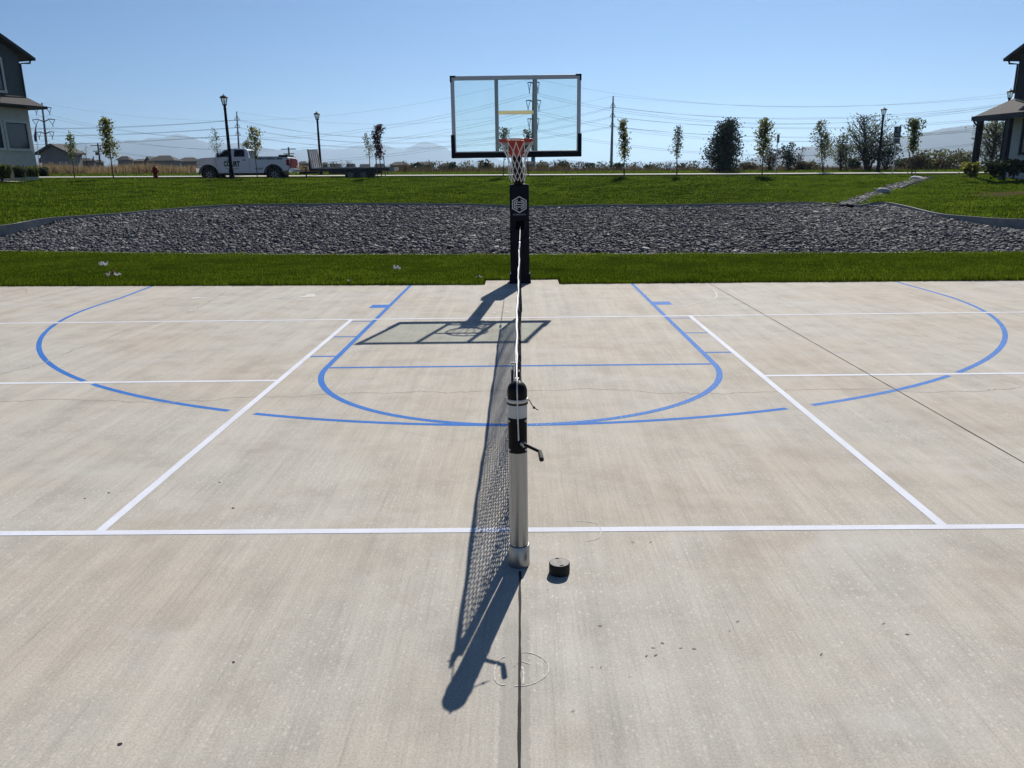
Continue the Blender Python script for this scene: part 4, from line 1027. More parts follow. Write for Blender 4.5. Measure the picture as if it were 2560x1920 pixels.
for y0, y1 in ((-.26, -.02), (W_ + .02, W_ + .26)):
    mb = MB(); mb.box((1.50, y0, 1.50), (1.60, y1, 1.76)); mb.build("mirror", M['black'], tr, bevel=.02)
mb = MB(); mb.box((5.35, .35, 1.44), (5.98, W_ - .3, 1.64)); mb.build("tool_box", M['black'], tr, bevel=.02)
blk = pm("black_decal", (.006, .006, .008), (.01, .01, .01), 9, .7, spec=.1)
text("COURT", tr, (2.36, -.012, 1.075), (PI/2, 0, 0), .43, blk, sx=.66, ext=.001, space=1.12, off=.022)
text("PICKLEBALL BASKETBALL TENNIS", tr, (4.82, -.012, 1.39), (PI/2, 0, 0), .125, blk, sx=.95, ext=.001, off=.006)
for x0, x1, z in ((1.95, 2.78, .80), (3.82, 4.40, .815), (3.90, 4.36, .755)):
    mb = MB(); mb.box((x0, -.0105, z - .012), (x1, -.0085, z + .012)); mb.build("small_print", blk, tr)

# ------------------------------------------------------------------ flatbed trailer
p0 = at(760, 437, YT + .3); p1 = at(986, 437, YT + .3)
LT = p1.x - p0.x
tl = empty("flatbed_trailer", (p0.x, YT + .3, 1.503 + tilt(p0.x)), 0, "black flatbed trailer with raised slatted ramp, hitched behind the white truck", "trailer")
zt = lambda v: at(870, v, YT + .3).z - (1.503 + tilt(p0.x))
xt = lambda u: at(u, 430, YT + .3).x - p0.x
k6 = 6.144; zx = lambda q: xt(740 + q/k6); zy = lambda q: zt(260 + q/k6)
M['pyl2'] = pm('dull_rim_steel', (.16, .16, .165), (.12, .12, .125), 6, .6, .4)
M['trd'] = pm("black_trailer_steel", (.014, .014, .015), (.024, .023, .022), 4, .6)
M['wood'] = pm("weathered_planks", (.60, .55, .48), (.48, .44, .38), 3, .85, stretch=(1, 12, 1), bmp=.3)
mb = MB(); mb.box((zx(250), -.075, zy(987)), (zx(1432), 2.17, zy(971))); mb.build("deck", M['wood'], tl)
mb = MB(); mb.box((zx(252), -.05, zy(1026)), (zx(1430), .06, zy(988.5))); mb.box((zx(252), 2.04, zy(1026)), (zx(1430), 2.15, zy(988.5)))
for q in range(260, 1420, 90): mb.box((zx(q), .06, zy(1018)), (zx(q) + .08, 2.04, zy(990)))
mb.box((zx(500), .1, zy(1072)), (zx(1250), .2, zy(1028))); mb.box((zx(500), 1.9, zy(1072)), (zx(1250), 2.0, zy(1028)))
mb.build("frame", M['trd'], tl)
mb = MB(); mb.box((zx(770), -.30, zy(1052)), (zx(1205), -.02, zy(1040))); mb.box((zx(770), -.30, zy(1100)), (zx(778), -.02, zy(1052))); mb.box((zx(1197), -.30, zy(1100)), (zx(1205), -.02, zy(1052))); mb.build("mudguard", M['trd'], tl)
for qx in (845, 1042):
    for y0 in (-.28, 2.15):
        wh = empty("wheel", (zx(qx), y0, .36)); wh.parent = tl
        mb = MB(); pr_ = [(.20, .0), (.33, .0), (.36, .03), (.36, .19), (.33, .22), (.20, .22)]; sg = 22
        mb.add([(r*math.cos(2*PI*k/sg), y, r*math.sin(2*PI*k/sg)) for r, y in pr_ for k in range(sg)], [(i*sg+k, i*sg+(k+1) % sg, (i+1)*sg+(k+1) % sg, (i+1)*sg+k) for i in range(5) for k in range(sg)]); mb.build("tyre", M['tyre'], wh, True)
        mb = MB(); mb.add([(.20*math.cos(2*PI*k/sg), .02, .20*math.sin(2*PI*k/sg)) for k in range(sg)] + [(0, .05, 0)], [(k, (k+1) % sg, sg) for k in range(sg)]); mb.build("rim", M['pyl2'], wh)
mb = MB()
for k in range(5):
    q0 = 196 + k*31; dx_ = -18
    beam(mb, Vector((zx(q0 + 36), .30, zy(968))), Vector((zx(q0 + 10), .20, zy(688))), .108, .05)
beam(mb, Vector((zx(214), .26, zy(700))), Vector((zx(334), .26, zy(700))), .05, .05); beam(mb, Vector((zx(232), .32, zy(860))), Vector((zx(352), .32, zy(860))), .05, .05)
mb.build("ramp", pm("ramp_timber", (.74, .66, .57), (.64, .57, .50), 4, .85), tl)
mb = MB(); beam(mb, Vector((zx(212), .24, zy(985))), Vector((zx(190), .24, zy(684))), .06, .09); beam(mb, Vector((zx(362), .24, zy(985))), Vector((zx(336), .24, zy(684))), .04, .06); mb.build("ramp_rail", M['trd'], tl)
mb = MB(); c_ = Vector((zx(196), .2, zy(930))); sg = 20
for i, (r, xo) in enumerate(((.20, -.09), (.36, -.09), (.38, -.05), (.38, .05), (.36, .09), (.20, .09))): pass
pr_ = [(.02, -.04), (.20, -.09), (.34, -.09), (.37, -.05), (.37, .05), (.34, .09), (.20, .09), (.02, .04)]
mb.add([(c_.x + xo, c_.y + .5 + r*math.cos(2*PI*k/sg), c_.z + r*math.sin(2*PI*k/sg)*1.0) for r, xo in pr_ for k in range(sg)], [(i*sg+k, i*sg+(k+1) % sg, (i+1)*sg+(k+1) % sg, (i+1)*sg+k) for i in range(7) for k in range(sg)]); mb.build("spare_wheel", M['tyre'], tl, True)
mb = MB(); beam(mb, Vector((zx(250), .5, zy(1045))), Vector((zx(-5), 1.0, zy(1048))), .10, .14); beam(mb, Vector((zx(250), 1.6, zy(1045))), Vector((zx(-5), 1.05, zy(1048))), .10, .14); mb.build("tongue", M['trd'], tl)
mb = MB(); mb.tube([(zx(104), .8, zy(968)), (zx(104), .8, zy(1112))], .045, 8); mb.box((zx(104) - .12, .7, zy(1122)), (zx(104) + .12, .9, zy(1112))); mb.tube([(zx(60), .8, zy(965)), (zx(118), .8, zy(962))], .03, 6); mb.build("jack", M['trd'], tl)
mb = MB(); mb.prism([(zx(1432), zy(972)), (zx(1510), zy(976)), (zx(1500), zy(1030)), (zx(1432), zy(1045))], 1, .05, 2.05); mb.build("tail_ramp", pm("pale_ply", (.36, .33, .29), (.27, .25, .22), 3, .8), tl)
mb = MB(); mb.box((zx(1405), -.03, zy(1095)), (zx(1415), .05, zy(1020))); mb.build("stabiliser", M['trd'], tl)

# ------------------------------------------------------------------ trees and shrubs
LM = {}
LM['green'] = leaf_mat("leaf_mid_green", (.04, .065, .014), (.17, .21, .045), .52)
LM['yellow'] = leaf_mat("leaf_yellow_green", (.05, .068, .012), (.38, .35, .07), .55)
LM['grey'] = leaf_mat("leaf_grey_green", (.042, .062, .028), (.24, .26, .14), .52)
LM['purple'] = leaf_mat("leaf_purple_red", (.030, .012, .014), (.090, .032, .030), .35)
LM['dark'] = leaf_mat("leaf_dark_green", (.014, .026, .012), (.070, .092, .044), .30)
LM['olive'] = leaf_mat("leaf_olive", (.045, .055, .018), (.17, .17, .065), .42)
LM['autumn'] = leaf_mat("leaf_russet", (.055, .044, .026), (.17, .13, .07), .38)
def ground_z(x, Y):
    if Y < 40.8: return crest_z(x)
    if Y < 51: return 1.50 + tilt(x)
    if Y < 52.4: return 1.82 + tilt(x)
    if Y < 58: return 1.84 + .20*(Y - 52.35)/5.65 + tilt(x)
    return 1.95 + tilt(x)
def leaf_cloud(pts, size, r2, flat=.6):
    n = len(pts); a = r2.normal(size=(n, 3)); a /= np.linalg.norm(a, axis=1)[:, None]
    b = r2.normal(size=(n, 3)); b -= a*(a*b).sum(1)[:, None]; b /= np.linalg.norm(b, axis=1)[:, None]
    s = size*r2.uniform(.6, 1.35, n)[:, None]
    V = np.stack([pts - a*s, pts + b*s*flat - a*s*.1, pts + a*s, pts - b*s*flat - a*s*.1], 1).reshape(-1, 3)
    F = (np.arange(n)*4)[:, None] + np.array([[0, 1, 2, 3]])
    return V, F
def tree(name, cat, label, ub, vb, ut, vt, Y, wpx, leaf, n=420, ls=.075, start=.28, limbs=16, sd=0, prof=None, bark='bark', r0=.035, stakes=0, multi=1, grp=None, zoff=0.0, up=.75, low=None, spread=.15):
    r2 = np.random.default_rng(sd); b = at(ub, vb, Y); b.z = ground_z(b.x, Y) + zoff; tp = at(ut, vt, Y); H = tp.z - b.z
    hw = wpx/2*(at(ut + 1, vt, Y).x - tp.x)
    prof = prof or [(0, .25), (.15, .8), (.4, 1.0), (.7, .62), (1, .10)]
    root = empty(name, b, 0, label, cat, grp)
    ln = Vector((tp.x - b.x, 0, H))
    mb = MB(); tips = []
    for k in range(multi):
        off = Vector((r2.normal(0, hw*.30), r2.normal(0, hw*.30), 0)) if multi > 1 else Vector((0, 0, 0))
        hf = 1 if k == 0 else (r2.uniform(.55, .92) if spread < 1 else r2.uniform(.76, .97))
        pts = [Vector((0, 0, -.1)) + off*spread*min(k, 1)] + [ln*f*hf + off*f*(1.6 if spread < 1 else .5) + Vector((r2.normal(0, .018)*H*.3, r2.normal(0, .018)*H*.3, 0)) for f in (.2, .4, .6, .8, .97)]
        rr = r0*(1 if k == 0 else .7); mb.tube(pts, [rr, rr*.85, rr*.7, rr*.5, rr*.3, rr*.12], 6)
        for j in range(limbs):
            f = start + (.97 - start)*(j + r2.uniform(0, 1))/limbs
            i = min(4, int(f*5)); p = pts[i].lerp(pts[i+1], f*5 - i)
            tt = (f - start)/(1 - start); R_ = hw*np.interp(tt, [q[0] for q in prof], [q[1] for q in prof])*r2.uniform(.55, 1.12)
            a = r2.uniform(0, 2*PI); d = Vector((math.cos(a)*R_, math.sin(a)*R_, R_*up + .06*H*r2.uniform(.2, 1)))
            if p.z + d.z > H: d *= max(.15, (H - p.z)/max(d.z, .01))*r2.uniform(.6, 1)
            q1 = p + d*.5 + Vector((0, 0, -.04*d.length)); q2 = p + d
            mb.tube([p, q1, q2], [rr*.30, rr*.2, rr*.06], 4, cap=False); tips.append((p, q1, q2))
            if low: pass
    mb.build("trunk", M[bark], root, True)
    P = []
    cnt = r2.multinomial(n, np.array([(t[2]-t[0]).length + .05 for t in tips])/sum((t[2]-t[0]).length + .05 for t in tips))
    for (p, q1, q2), c in zip(tips, cnt):
        L_ = (q2 - p).length
        for _ in range(c):
            f = r2.beta(2.0, 1.1); q = p.lerp(q1, f*2) if f < .5 else q1.lerp(q2, f*2 - 1)
            P.append([q.x + r2.normal(0, .06 + L_*.13), q.y + r2.normal(0, .06 + L_*.13), q.z + r2.normal(0, .06 + L_*.11)])
    if P:
        P = np.array(P); P = P[P[:, 2] < H + .05]
        V, F = leaf_cloud(P, ls, r2)
        tint = np.clip(r2.beta(1.3, 1.9, len(P)) + .25*fnoise(P[:, 0]*2, P[:, 2]*2, 1.3), 0, 1)
        np_mesh("crown", V, F, LM[leaf], root, colors=np.repeat(tint, 4))
    for k in range(stakes):
        sx = (-.22, .20, .03)[k]; mb = MB(); mb.tube([(sx, .05*k, -.1), (sx + ln.x*.3 - .0, .05*k, H*.42)], .022, 6); mb.build("stake", M['stake'], root)
    return root
G1 = "young street trees along the road"
tree("young_tree", "tree", "small thin young tree nearest the left house", 185.5, 440, 171, 331, 39.9, 26, 'green', 361, .054, .42, 16, 11, grp=G1, r0=.032)
tree("young_tree", "tree", "tall narrow yellow green young tree between the left house and the fire hydrant", 284, 448, 261, 294, 39.2, 38, 'yellow', 1216, .061, .34, 26, 12, [(0, .8), (.12, 1.0), (.3, .6), (.6, .72), (.85, .5), (1, .12)], grp=G1, r0=.038)
tree("young_tree", "tree", "sparse bare-looking young tree rising behind the bonnet of the white truck", 548, 432, 537, 321, 53.2, 34, 'grey', 323, .050, .34, 22, 13, grp=G1, r0=.035)
tree("young_tree", "tree", "yellow leaved young tree in front of the rear bed of the white truck", 643, 445, 634, 317, 40.2, 30, 'yellow', 612, .058, .40, 22, 14, [(0, .45), (.2, .9), (.45, .85), (.75, .8), (1, .15)], grp=G1, r0=.026)
tree("young_tree", "tree", "low olive young tree just behind the bed of the white truck", 625, 432, 616, 352, 53.3, 34, 'olive', 494, .061, .35, 16, 15, grp=G1)
tree("young_tree", "tree", "sparse pale young tree beyond the trailer, left of the purple tree", 927, 432, 916, 329, 53.2, 28, 'grey', 380, .050, .36, 22, 16, grp=G1, r0=.034)
tree("young_tree", "tree", "dark purple red young tree with stakes in front of the trailer tail", 954, 443, 941, 314, 40.2, 33, 'purple', 1178, .054, .36, 24, 17, [(0, .5), (.15, .75), (.4, .42), (.7, .85), (.9, .9), (1, .4)], stakes=2, grp=G1, r0=.03)
tree("young_tree", "tree", "young tree seen through the backboard just left of the rim", 1258, 441, 1263, 318, 40.3, 26, 'grey', 627, .054, .40, 20, 18, [(0, 1.3), (.15, 1.2), (.45, .5), (.8, .6), (1, .2)], grp=G1, r0=.028)
tree("young_tree", "tree", "young tree seen through the backboard just right of the rim", 1321, 440, 1316, 324, 40.3, 22, 'grey', 494, .058, .42, 18, 19, [(0, .3), (.3, .7), (.7, 1.0), (.9, .8), (1, .3)], grp=G1, r0=.028)
tree("young_tree", "tree", "narrow yellow green young tree right of the tall dark utility pole", 1560.5, 437.5, 1561, 299, 40.3, 31, 'yellow', 1064, .058, .30, 26, 20, [(0, .9), (.15, 1.0), (.4, .6), (.7, .75), (1, .2)], grp=G1, r0=.034)
tree("young_tree", "tree", "thin sparse young tree left of the big dark evergreen", 1692, 435, 1696, 314, 40.4, 31, 'grey', 570, .054, .34, 24, 21, [(0, .5), (.2, 1.0), (.5, .7), (.8, .55), (1, .3)], grp=G1, r0=.034)
tree("young_tree", "tree", "leafy yellow green young tree between the big evergreen and the small grey sign", 1905.5, 433, 1915, 296, 40.4, 40, 'yellow', 1444, .061, .34, 28, 22, [(0, .5), (.2, 1.0), (.5, .85), (.75, .7), (1, .15)], grp=G1, r0=.034)
tree("young_tree", "tree", "tall open young tree left of the big cottonwood", 2057, 430, 2048, 301, 53.2, 53, 'grey', 1330, .061, .22, 34, 23, [(0, .7), (.25, 1.0), (.6, .75), (.85, .5), (1, .15)], grp=G1, r0=.045)
tree("young_tree", "tree", "yellow green sapling in front of the tall open young tree at the right", 2058.5, 430, 2064, 330, 52.9, 21, 'yellow', 361, .058, .4, 14, 35, grp=G1, r0=.025)
tree("young_tree", "tree", "bright green young tree held between dark stakes right of the teal sign", 2280, 434.5, 2289, 298, 40.5, 33, 'green', 1178, .061, .40, 24, 24, [(0, .5), (.2, .75), (.5, .9), (.8, .95), (1, .4)], stakes=3, grp=G1, r0=.028)
G2 = "big trees beyond the far pavement"
tree("evergreen_tree", "tree", "big dense dark evergreen tree standing alone beyond the road", 1804, 427, 1820, 294, 56.5, 112, 'dark', 6400, .085, .0, 70, 30, [(0, .85), (.2, .85), (.45, .70), (.7, .52), (.9, .36), (1, .12)], 'barkd', .12, multi=6, grp=G2, up=.45, spread=1.4)
tree("cottonwood_tree", "tree", "big spreading open tree behind the right street lamp", 2168, 424, 2172, 284, 58.0, 116, 'grey', 2000, .080, .14, 46, 31, [(0, .7), (.3, 1.0), (.6, .95), (.85, .7), (1, .35)], 'barkd', .13, multi=4, grp=G2, up=.8)
tree("cottonwood_tree", "tree", "medium bushy tree just left of the big spreading tree", 2101, 424, 2099, 333, 57.5, 64, 'grey', 1100, .08, .08, 36, 32, None, 'barkd', .07, multi=3, grp=G2)
tree("cottonwood_tree", "tree", "dark low tree right of the big spreading tree, behind the teal sign", 2215, 424, 2218, 356, 57.0, 70, 'dark', 1100, .08, .05, 34, 33, None, 'barkd', .06, multi=3, grp=G2)
tree("cottonwood_tree", "tree", "rounded grey green tree seen under the right porch roof", 2474, 424, 2476, 300, 56.0, 112, 'grey', 1800, .085, .12, 46, 34, [(0, .8), (.35, 1.05), (.7, .85), (1, .4)], 'barkd', .12, multi=3, grp=G2)
tree("cottonwood_tree", "tree", "open brown tree behind the small grey sign", 1925, 422, 1926, 364, 58.5, 56, 'autumn', 480, .09, .05, 40, 36, None, 'barkd', .05, multi=4, grp=G2)
tree("cottonwood_tree", "tree", "slim dark tree between the small grey sign and the tall open young tree", 1972, 423, 1971, 355, 58.0, 44, 'dark', 620, .09, .05, 36, 37, None, 'barkd', .05, multi=3, grp=G2)
tree("cottonwood_tree", "tree", "small twiggy brown tree right of the small grey sign", 1996, 423, 1996, 364, 58.8, 34, 'autumn', 260, .08, .05, 34, 38, None, 'barkd', .04, multi=3, grp=G2)
# low brush beyond the verge: each bush a thing of its own
BL = ["twiggy brown bush in the brush line beyond the road", "dark green bush in the brush line beyond the road", "pale dry bush in the brush line beyond the road"]
def bush(ub, vb, vt, Y, wpx, leaf, n, label, sd, grp, ls=.11, multi=7):
    tree("bush", "bush", label, ub, vb, ub + (sd % 5 - 2), vt, Y, wpx, leaf, n, ls, .05, 9, sd, [(0, .8), (.4, 1.1), (.8, .9), (1, .5)], 'barkd', .022, multi=multi, grp=grp)
GB = "bushes of the brush line beyond the road"
bs = [(1462, 404), (1478, 408), (1500, 404), (1516, 410), (1545, 409), (1575, 408), (1593, 403), (1622, 412), (1640, 408), (1672, 405), (1706, 409), (1736, 404), (1722, 412),
      (1880, 408), (1900, 410), (1948, 408), (2020, 404), (2040, 400), (1012, 404), (1040, 408), (1080, 402), (1105, 404), (1130, 405), (1155, 404), (1180, 403), (1215, 400), (1350, 402), (1385, 400), (1405, 402), (1440, 404)]
ANC = [(700, "the truck"), (985, "the trailer tail"), (1130, "the left edge of the backboard"), (1290, "the hoop post"), (1450, "the right edge of the backboard"), (1527, "the tall utility pole"), (1561, "the young tree by the pole"), (1692, "the thin sparse young tree"), (1805, "the big evergreen"), (1906, "the leafy yellow green tree"), (1937, "the small grey sign"), (2057, "the tall open young tree")]
ORD = ["first", "second", "third", "fourth", "fifth", "sixth", "seventh", "eighth"]
blab = {}
for k in range(len(ANC)):
    hi = ANC[k+1][0] if k + 1 < len(ANC) else 9999
    for j, u_ in enumerate(sorted(q[0] for q in bs if ANC[k][0] <= q[0] < hi)): blab[u_] = "far bush, %s right of %s" % (ORD[j], ANC[k][1])
for i, (u, vt) in enumerate(bs):
    kind = i % 3; BL[kind] = ("brown twiggy ", "dark green ", "olive ")[kind] + blab[u]; bush(u, 424, vt, 60 + (i*7 % 9), 26 + (i*5 % 11), ('autumn', 'dark', 'olive')[kind], (70, 240, 110)[kind], BL[kind], 300 + i, GB, (.08, .11, .09)[kind], (8, 5, 7)[kind])
for i, (u, vt, wp, lf, lab) in enumerate([(2318, 376, 60, 'olive', "olive bush right of the staked green tree"), (2368, 374, 66, 'olive', "tall olive bush in front of the hazy hill at the right"), (2412, 376, 58, 'olive', "olive bush left of the porch post"), (2290, 388, 44, 'autumn', "russet twiggy bush behind the staked green tree"), (2345, 398, 70, 'autumn', "low russet bush below the tall olive bush"), (2255, 398, 50, 'dark', "dark low bush behind the teal sign post"), (2010, 408, 60, 'autumn', "reddish brown low bush left of the open young tree"), (2130, 396, 50, 'dark', "dark low bush under the left side of the big spreading tree"), (1868, 410, 40, 'autumn', "brown low bush touching the right side of the evergreen")]):
    bush(u, 425, vt, 58.5 + (i % 3), wp, lf, 460, lab, 400 + i, "bushes at the right edge of the field", .11, 8)
for i, (u, vt, Y, lab) in enumerate([(213, 363, 75, "bare leafless sapling in the dry field left of the narrow yellow tree"), (840, 402, 78, "bare twiggy shrub behind the front of the trailer"), (868, 400, 78, "wider bare twiggy shrub behind the middle of the trailer"), (826, 405, 80, "small bare twiggy shrub right of the trailer lamp")]):
    tree("bare_tree", "tree", lab, u + 2, 424, u, vt, Y, 34, 'autumn', 26, .06, .25, 26, 500 + i, None, 'barkd', .04, multi=2)

# ornamental grass clumps by the left house, shrubs by the right house
def grass_clump(u, v, vt, Y, wpx, label, sd, mat, n=420, cat="ornamental grass"):
    r2 = np.random.default_rng(sd); b = at(u, v, Y); H = (at(u, vt, Y).z - b.z)*1.05; hw = wpx/2*(at(u+1, v, Y).x - b.x)
    P = np.stack([r2.normal(0, hw*.22, n), r2.normal(0, hw*.22, n), np.zeros(n)], 1); a = r2.uniform(0, 2*PI, n); o_ = hw*r2.uniform(.2, 1.1, n); hh = H*r2.uniform(.5, 1.05, n)
    dx, dy = np.cos(a), np.sin(a); w_ = .016
    V = np.stack([P + np.stack([-dy*w_, dx*w_, 0*a], 1), P - np.stack([-dy*w_, dx*w_, 0*a], 1), P + np.stack([dx*o_*.45 + dy*w_, dy*o_*.45 - dx*w_, hh*.8], 1), P + np.stack([dx*o_*.45 - dy*w_, dy*o_*.45 + dx*w_, hh*.8], 1), P + np.stack([dx*o_, dy*o_, hh*(.95 - .35*o_/max(hw, .01))], 1)], 1).reshape(-1, 3)
    base = (np.arange(n)*5)[:, None]; F = np.concatenate([base + np.array([[0, 1, 2]]), base + np.array([[0, 2, 3]]), base + np.array([[3, 2, 4]])])
    o = np_mesh("ornamental_grass", V, F, LM[mat], colors=np.repeat(np.clip(r2.normal(.45, .28, n), 0, 1), 5)); o.location = b
    tag(o, label, cat, "ornamental grass clumps by the left house")
for i, (u, v, vt, Y, wp, lb) in enumerate([(16, 446, 405, 33.9, 36, "tall grassy clump in front of the left house, leftmost of the row"), (50, 444, 409, 34.8, 38, "grassy clump second from the left below the left house window"), (83, 442, 411, 35.7, 38, "grassy clump third from the left below the left house window"), (112, 441, 414, 36.3, 32, "grassy clump at the corner of the left house, rightmost of the row")]):
    grass_clump(u, v, vt, Y, wp, lb, 600 + i, 'dark' if i % 2 else 'green')
bush(4, 444, 427, 34.2, 26, 'green', 240, "low round green shrub at the far left edge of the picture", 610, "shrubs at the house fronts", .06, 5)

# dry field grass beyond the road: uncountable
M['dry'] = leaf_mat("dry_grass_stems", (.17, .125, .065), (.36, .27, .15), .40)
M['reed'] = leaf_mat("brown_reeds", (.055, .045, .028), (.17, .125, .070), .35)
def stand(name, x0, x1, y0, y1, n, h, mat, wd, label):
    x = rng.uniform(x0, x1, n); y = rng.uniform(y0, y1, n)
    z = np.array([ground_z(a_, b_) for a_, b_ in zip(x, y)])
    cl = np.clip(.85 + .35*fnoise(x, y, .5) + .2*fnoise(x, y, 1.9), .3, 1.5)
    blades(name, np.stack([x, y, z], 1), h, wd, mat, .22, label, cl)
stand("dry_grass", -46, -19, 57.5, 70, 28000, .80, M['dry'], .035, "tall tan dry grass filling the field behind the truck")
stand("dry_grass", -20, 46, 58, 70, 29000, .46, M['reed'], .035, "brown reeds and dead grass along the far edge of the verge")
stand("dry_grass", -13, 4, 60, 72, 8000, .62, M['reed'], .04, "taller brown reeds in front of the distant houses")

# ------------------------------------------------------------------ the two near houses
def house_frame(u, v, Y, ax, bx, zb):
    c = at(u, v, Y); c.z = zb
    return c, Vector((ax[0], ax[1], 0)).normalized(), Vector((bx[0], bx[1], 0)).normalized()
M['stucco_d'] = pm("dark_green_grey_siding", (.105, .118, .115), (.090, .102, .10), 2.5, .85, bmp=.2)
M['stucco_b'] = pm("beige_stucco", (.62, .565, .47), (.54, .49, .41), 4, .92, bmp=.3)
M['stucco_w'] = pm("pale_stucco", (.70, .70, .68), (.62, .62, .60), 4, .92, bmp=.3)
M['shingle'] = pm("dark_shingles", (.075, .070, .072), (.045, .042, .044), 9, .95, bmp=.6, stretch=(1, 1, 3))
M['trimd'] = pm("black_trim", (.012, .012, .014), (.018, .018, .02), 6, .5)
M['triml'] = pm("pale_trim", (.70, .66, .58), (.62, .58, .51), 6, .8)
M['win'] = pm("sky_lit_window_glass", (.020, .026, .036), (.030, .036, .046), .8, .06, spec=.8)
class Loc(MB):            # points given as (along the wall, out from the wall, up)
    def __init__(s, c, a, b): super().__init__(); s.c, s.a, s.b = c, a, b
    def W(s, p): return s.a*p[0] - s.b*p[1] + Vector((0, 0, p[2]))
    def lb(s, lo, hi, m=0):
        q = MB(); q.box(lo, hi); s.add([s.W(p) for p in q.v], q.f, m)
    def lp(s, pts, fs, m=0): s.add([s.W(p) for p in pts], fs, m)
def windows(H, c, a, b, lst, fm):
    for (s0, s1, z0, z1, wd) in lst:
        q = Loc(c, a, b)
        for lo, hi in (((s0-wd, .0, z1), (s1+wd, .06, z1+wd)), ((s0-wd, .0, z0-wd), (s1+wd, .075, z0)), ((s0-wd, .0, z0), (s0, .058, z1)), ((s1, .0, z0), (s1+wd, .058, z1))): q.lb(lo, hi)
        f = q.build("window", fm, H)
        q = Loc(c, a, b); q.lb((s0, .004, z0), (s1, .018, z1)); q.build("pane", M['win'], f)
        q = Loc(c, a, b); t_ = .045
        for lo, hi in (((s0, .016, z1-t_), (s1, .04, z1)), ((s0, .016, z0), (s1, .04, z0+t_)), ((s0, .0165, z0+t_), (s0+t_, .0395, z1-t_)), ((s1-t_, .0165, z0+t_), (s1, .0395, z1-t_))): q.lb(lo, hi)
        q.build("sash", M['trimd'], f)
# left house
c, a, b = house_frame(96, 437, 37.0, (-.28, -.96), (-.96, .28), 1.95)
HL = empty("house", c, 0, "two storey house with dark upper wall and beige ground floor at the left edge", "house")
ze = 5.80; s_r = .50; wid = 9.0; dep = 11.0
q = Loc(c, a, b); q.lb((0, -dep, -1.6), (wid, 0, 3.30)); q.build("lower_wall", M['stucco_b'], HL)
q = Loc(c, a, b); pf = [(.03, 3.30), (wid-.03, 3.30), (wid-.03, ze), (wid/2, ze + wid/2*s_r), (.03, ze)]
q.lp([(s, -.03, z) for s, z in pf] + [(s, -dep + .03, z) for s, z in pf], [(0,1,2,3,4), (9,8,7,6,5)] + [(k, (k+1) % 5, 5+(k+1) % 5, 5+k) for k in range(5)]); q.build("upper_wall", M['stucco_d'], HL)
q = Loc(c, a, b); ov = .50; th = .16
for s0, s1 in ((-ov, wid/2), (wid + ov, wid/2)):
    z0 = ze - ov*s_r + .06; z1 = ze + wid/2*s_r + .06
    q.lp([(s0, .35, z0), (s1, .35, z1), (s1, -dep - .35, z1), (s0, -dep - .35, z0), (s0, .35, z0+th), (s1, .35, z1+th), (s1, -dep - .35, z1+th), (s0, -dep - .35, z0+th)], [(0,1,2,3), (7,6,5,4), (0,4,5,1), (1,5,6,2), (2,6,7,3), (3,7,4,0)])
roof = q.build("roof", M['shingle'], HL)
q = Loc(c, a, b); z0 = ze - ov*s_r + .06
q.lb((-ov - .10, -dep - .3, z0 - .02), (-ov + .0, .36, z0 + .13)); q.build("gutter", M['trimd'], roof)
q = Loc(c, a, b); q.add([], []); 
q.tube([q.W((-ov, .12, z0)), q.W((-ov + .05, .12, z0 - .14)), q.W((.05, .05, z0 - .22)), q.W((.05, .05, 3.85))], .045, 8); q.build("downpipe", M['trimd'], HL, True)
q = Loc(c, a, b); o1 = .56; zl = 3.34; zh = 3.78     # skirt roof wrapping the corner
def skirt(q, s0, s1, d0):
    q.lp([(-o1, o1, zl), (wid, o1, zl), (wid, 0, zh), (0, 0, zh), (-o1, o1, zl+.09), (wid, o1, zl+.09), (wid, 0, zh+.09), (0, 0, zh+.09)], [(0,1,2,3), (7,6,5,4), (0,4,5,1), (1,5,6,2), (2,6,7,3), (3,7,4,0)])
    q.lp([(-o1, o1, zl+.001), (0, 0, zh+.001), (0, -dep, zh), (-o1, -dep, zl), (-o1, o1, zl+.091), (0, 0, zh+.091), (0, -dep, zh+.09), (-o1, -dep, zl+.09)], [(0,1,2,3), (7,6,5,4), (1,5,6,2), (2,6,7,3), (3,7,4,0)])
skirt(q, 0, 0, 0); sk = q.build("skirt_roof", M['shingle'], HL)
q = Loc(c, a, b); q.lb((-o1 - .09, -dep, zl - .03), (-o1 + .01, o1 + .02, zl + .11)); q.build("gutter", M['trimd'], sk)
windows(HL, c, a, b, [(.28, 1.42, 1.40, 2.60, .12), (1.72, 2.86, 1.40, 2.60, .12), (4.0, 5.1, 1.40, 2.60, .12)], M['triml'])
windows(HL, c, a - b*.0, b, [(1.15, 2.7, 4.05, 5.45, .11)], M['triml'])
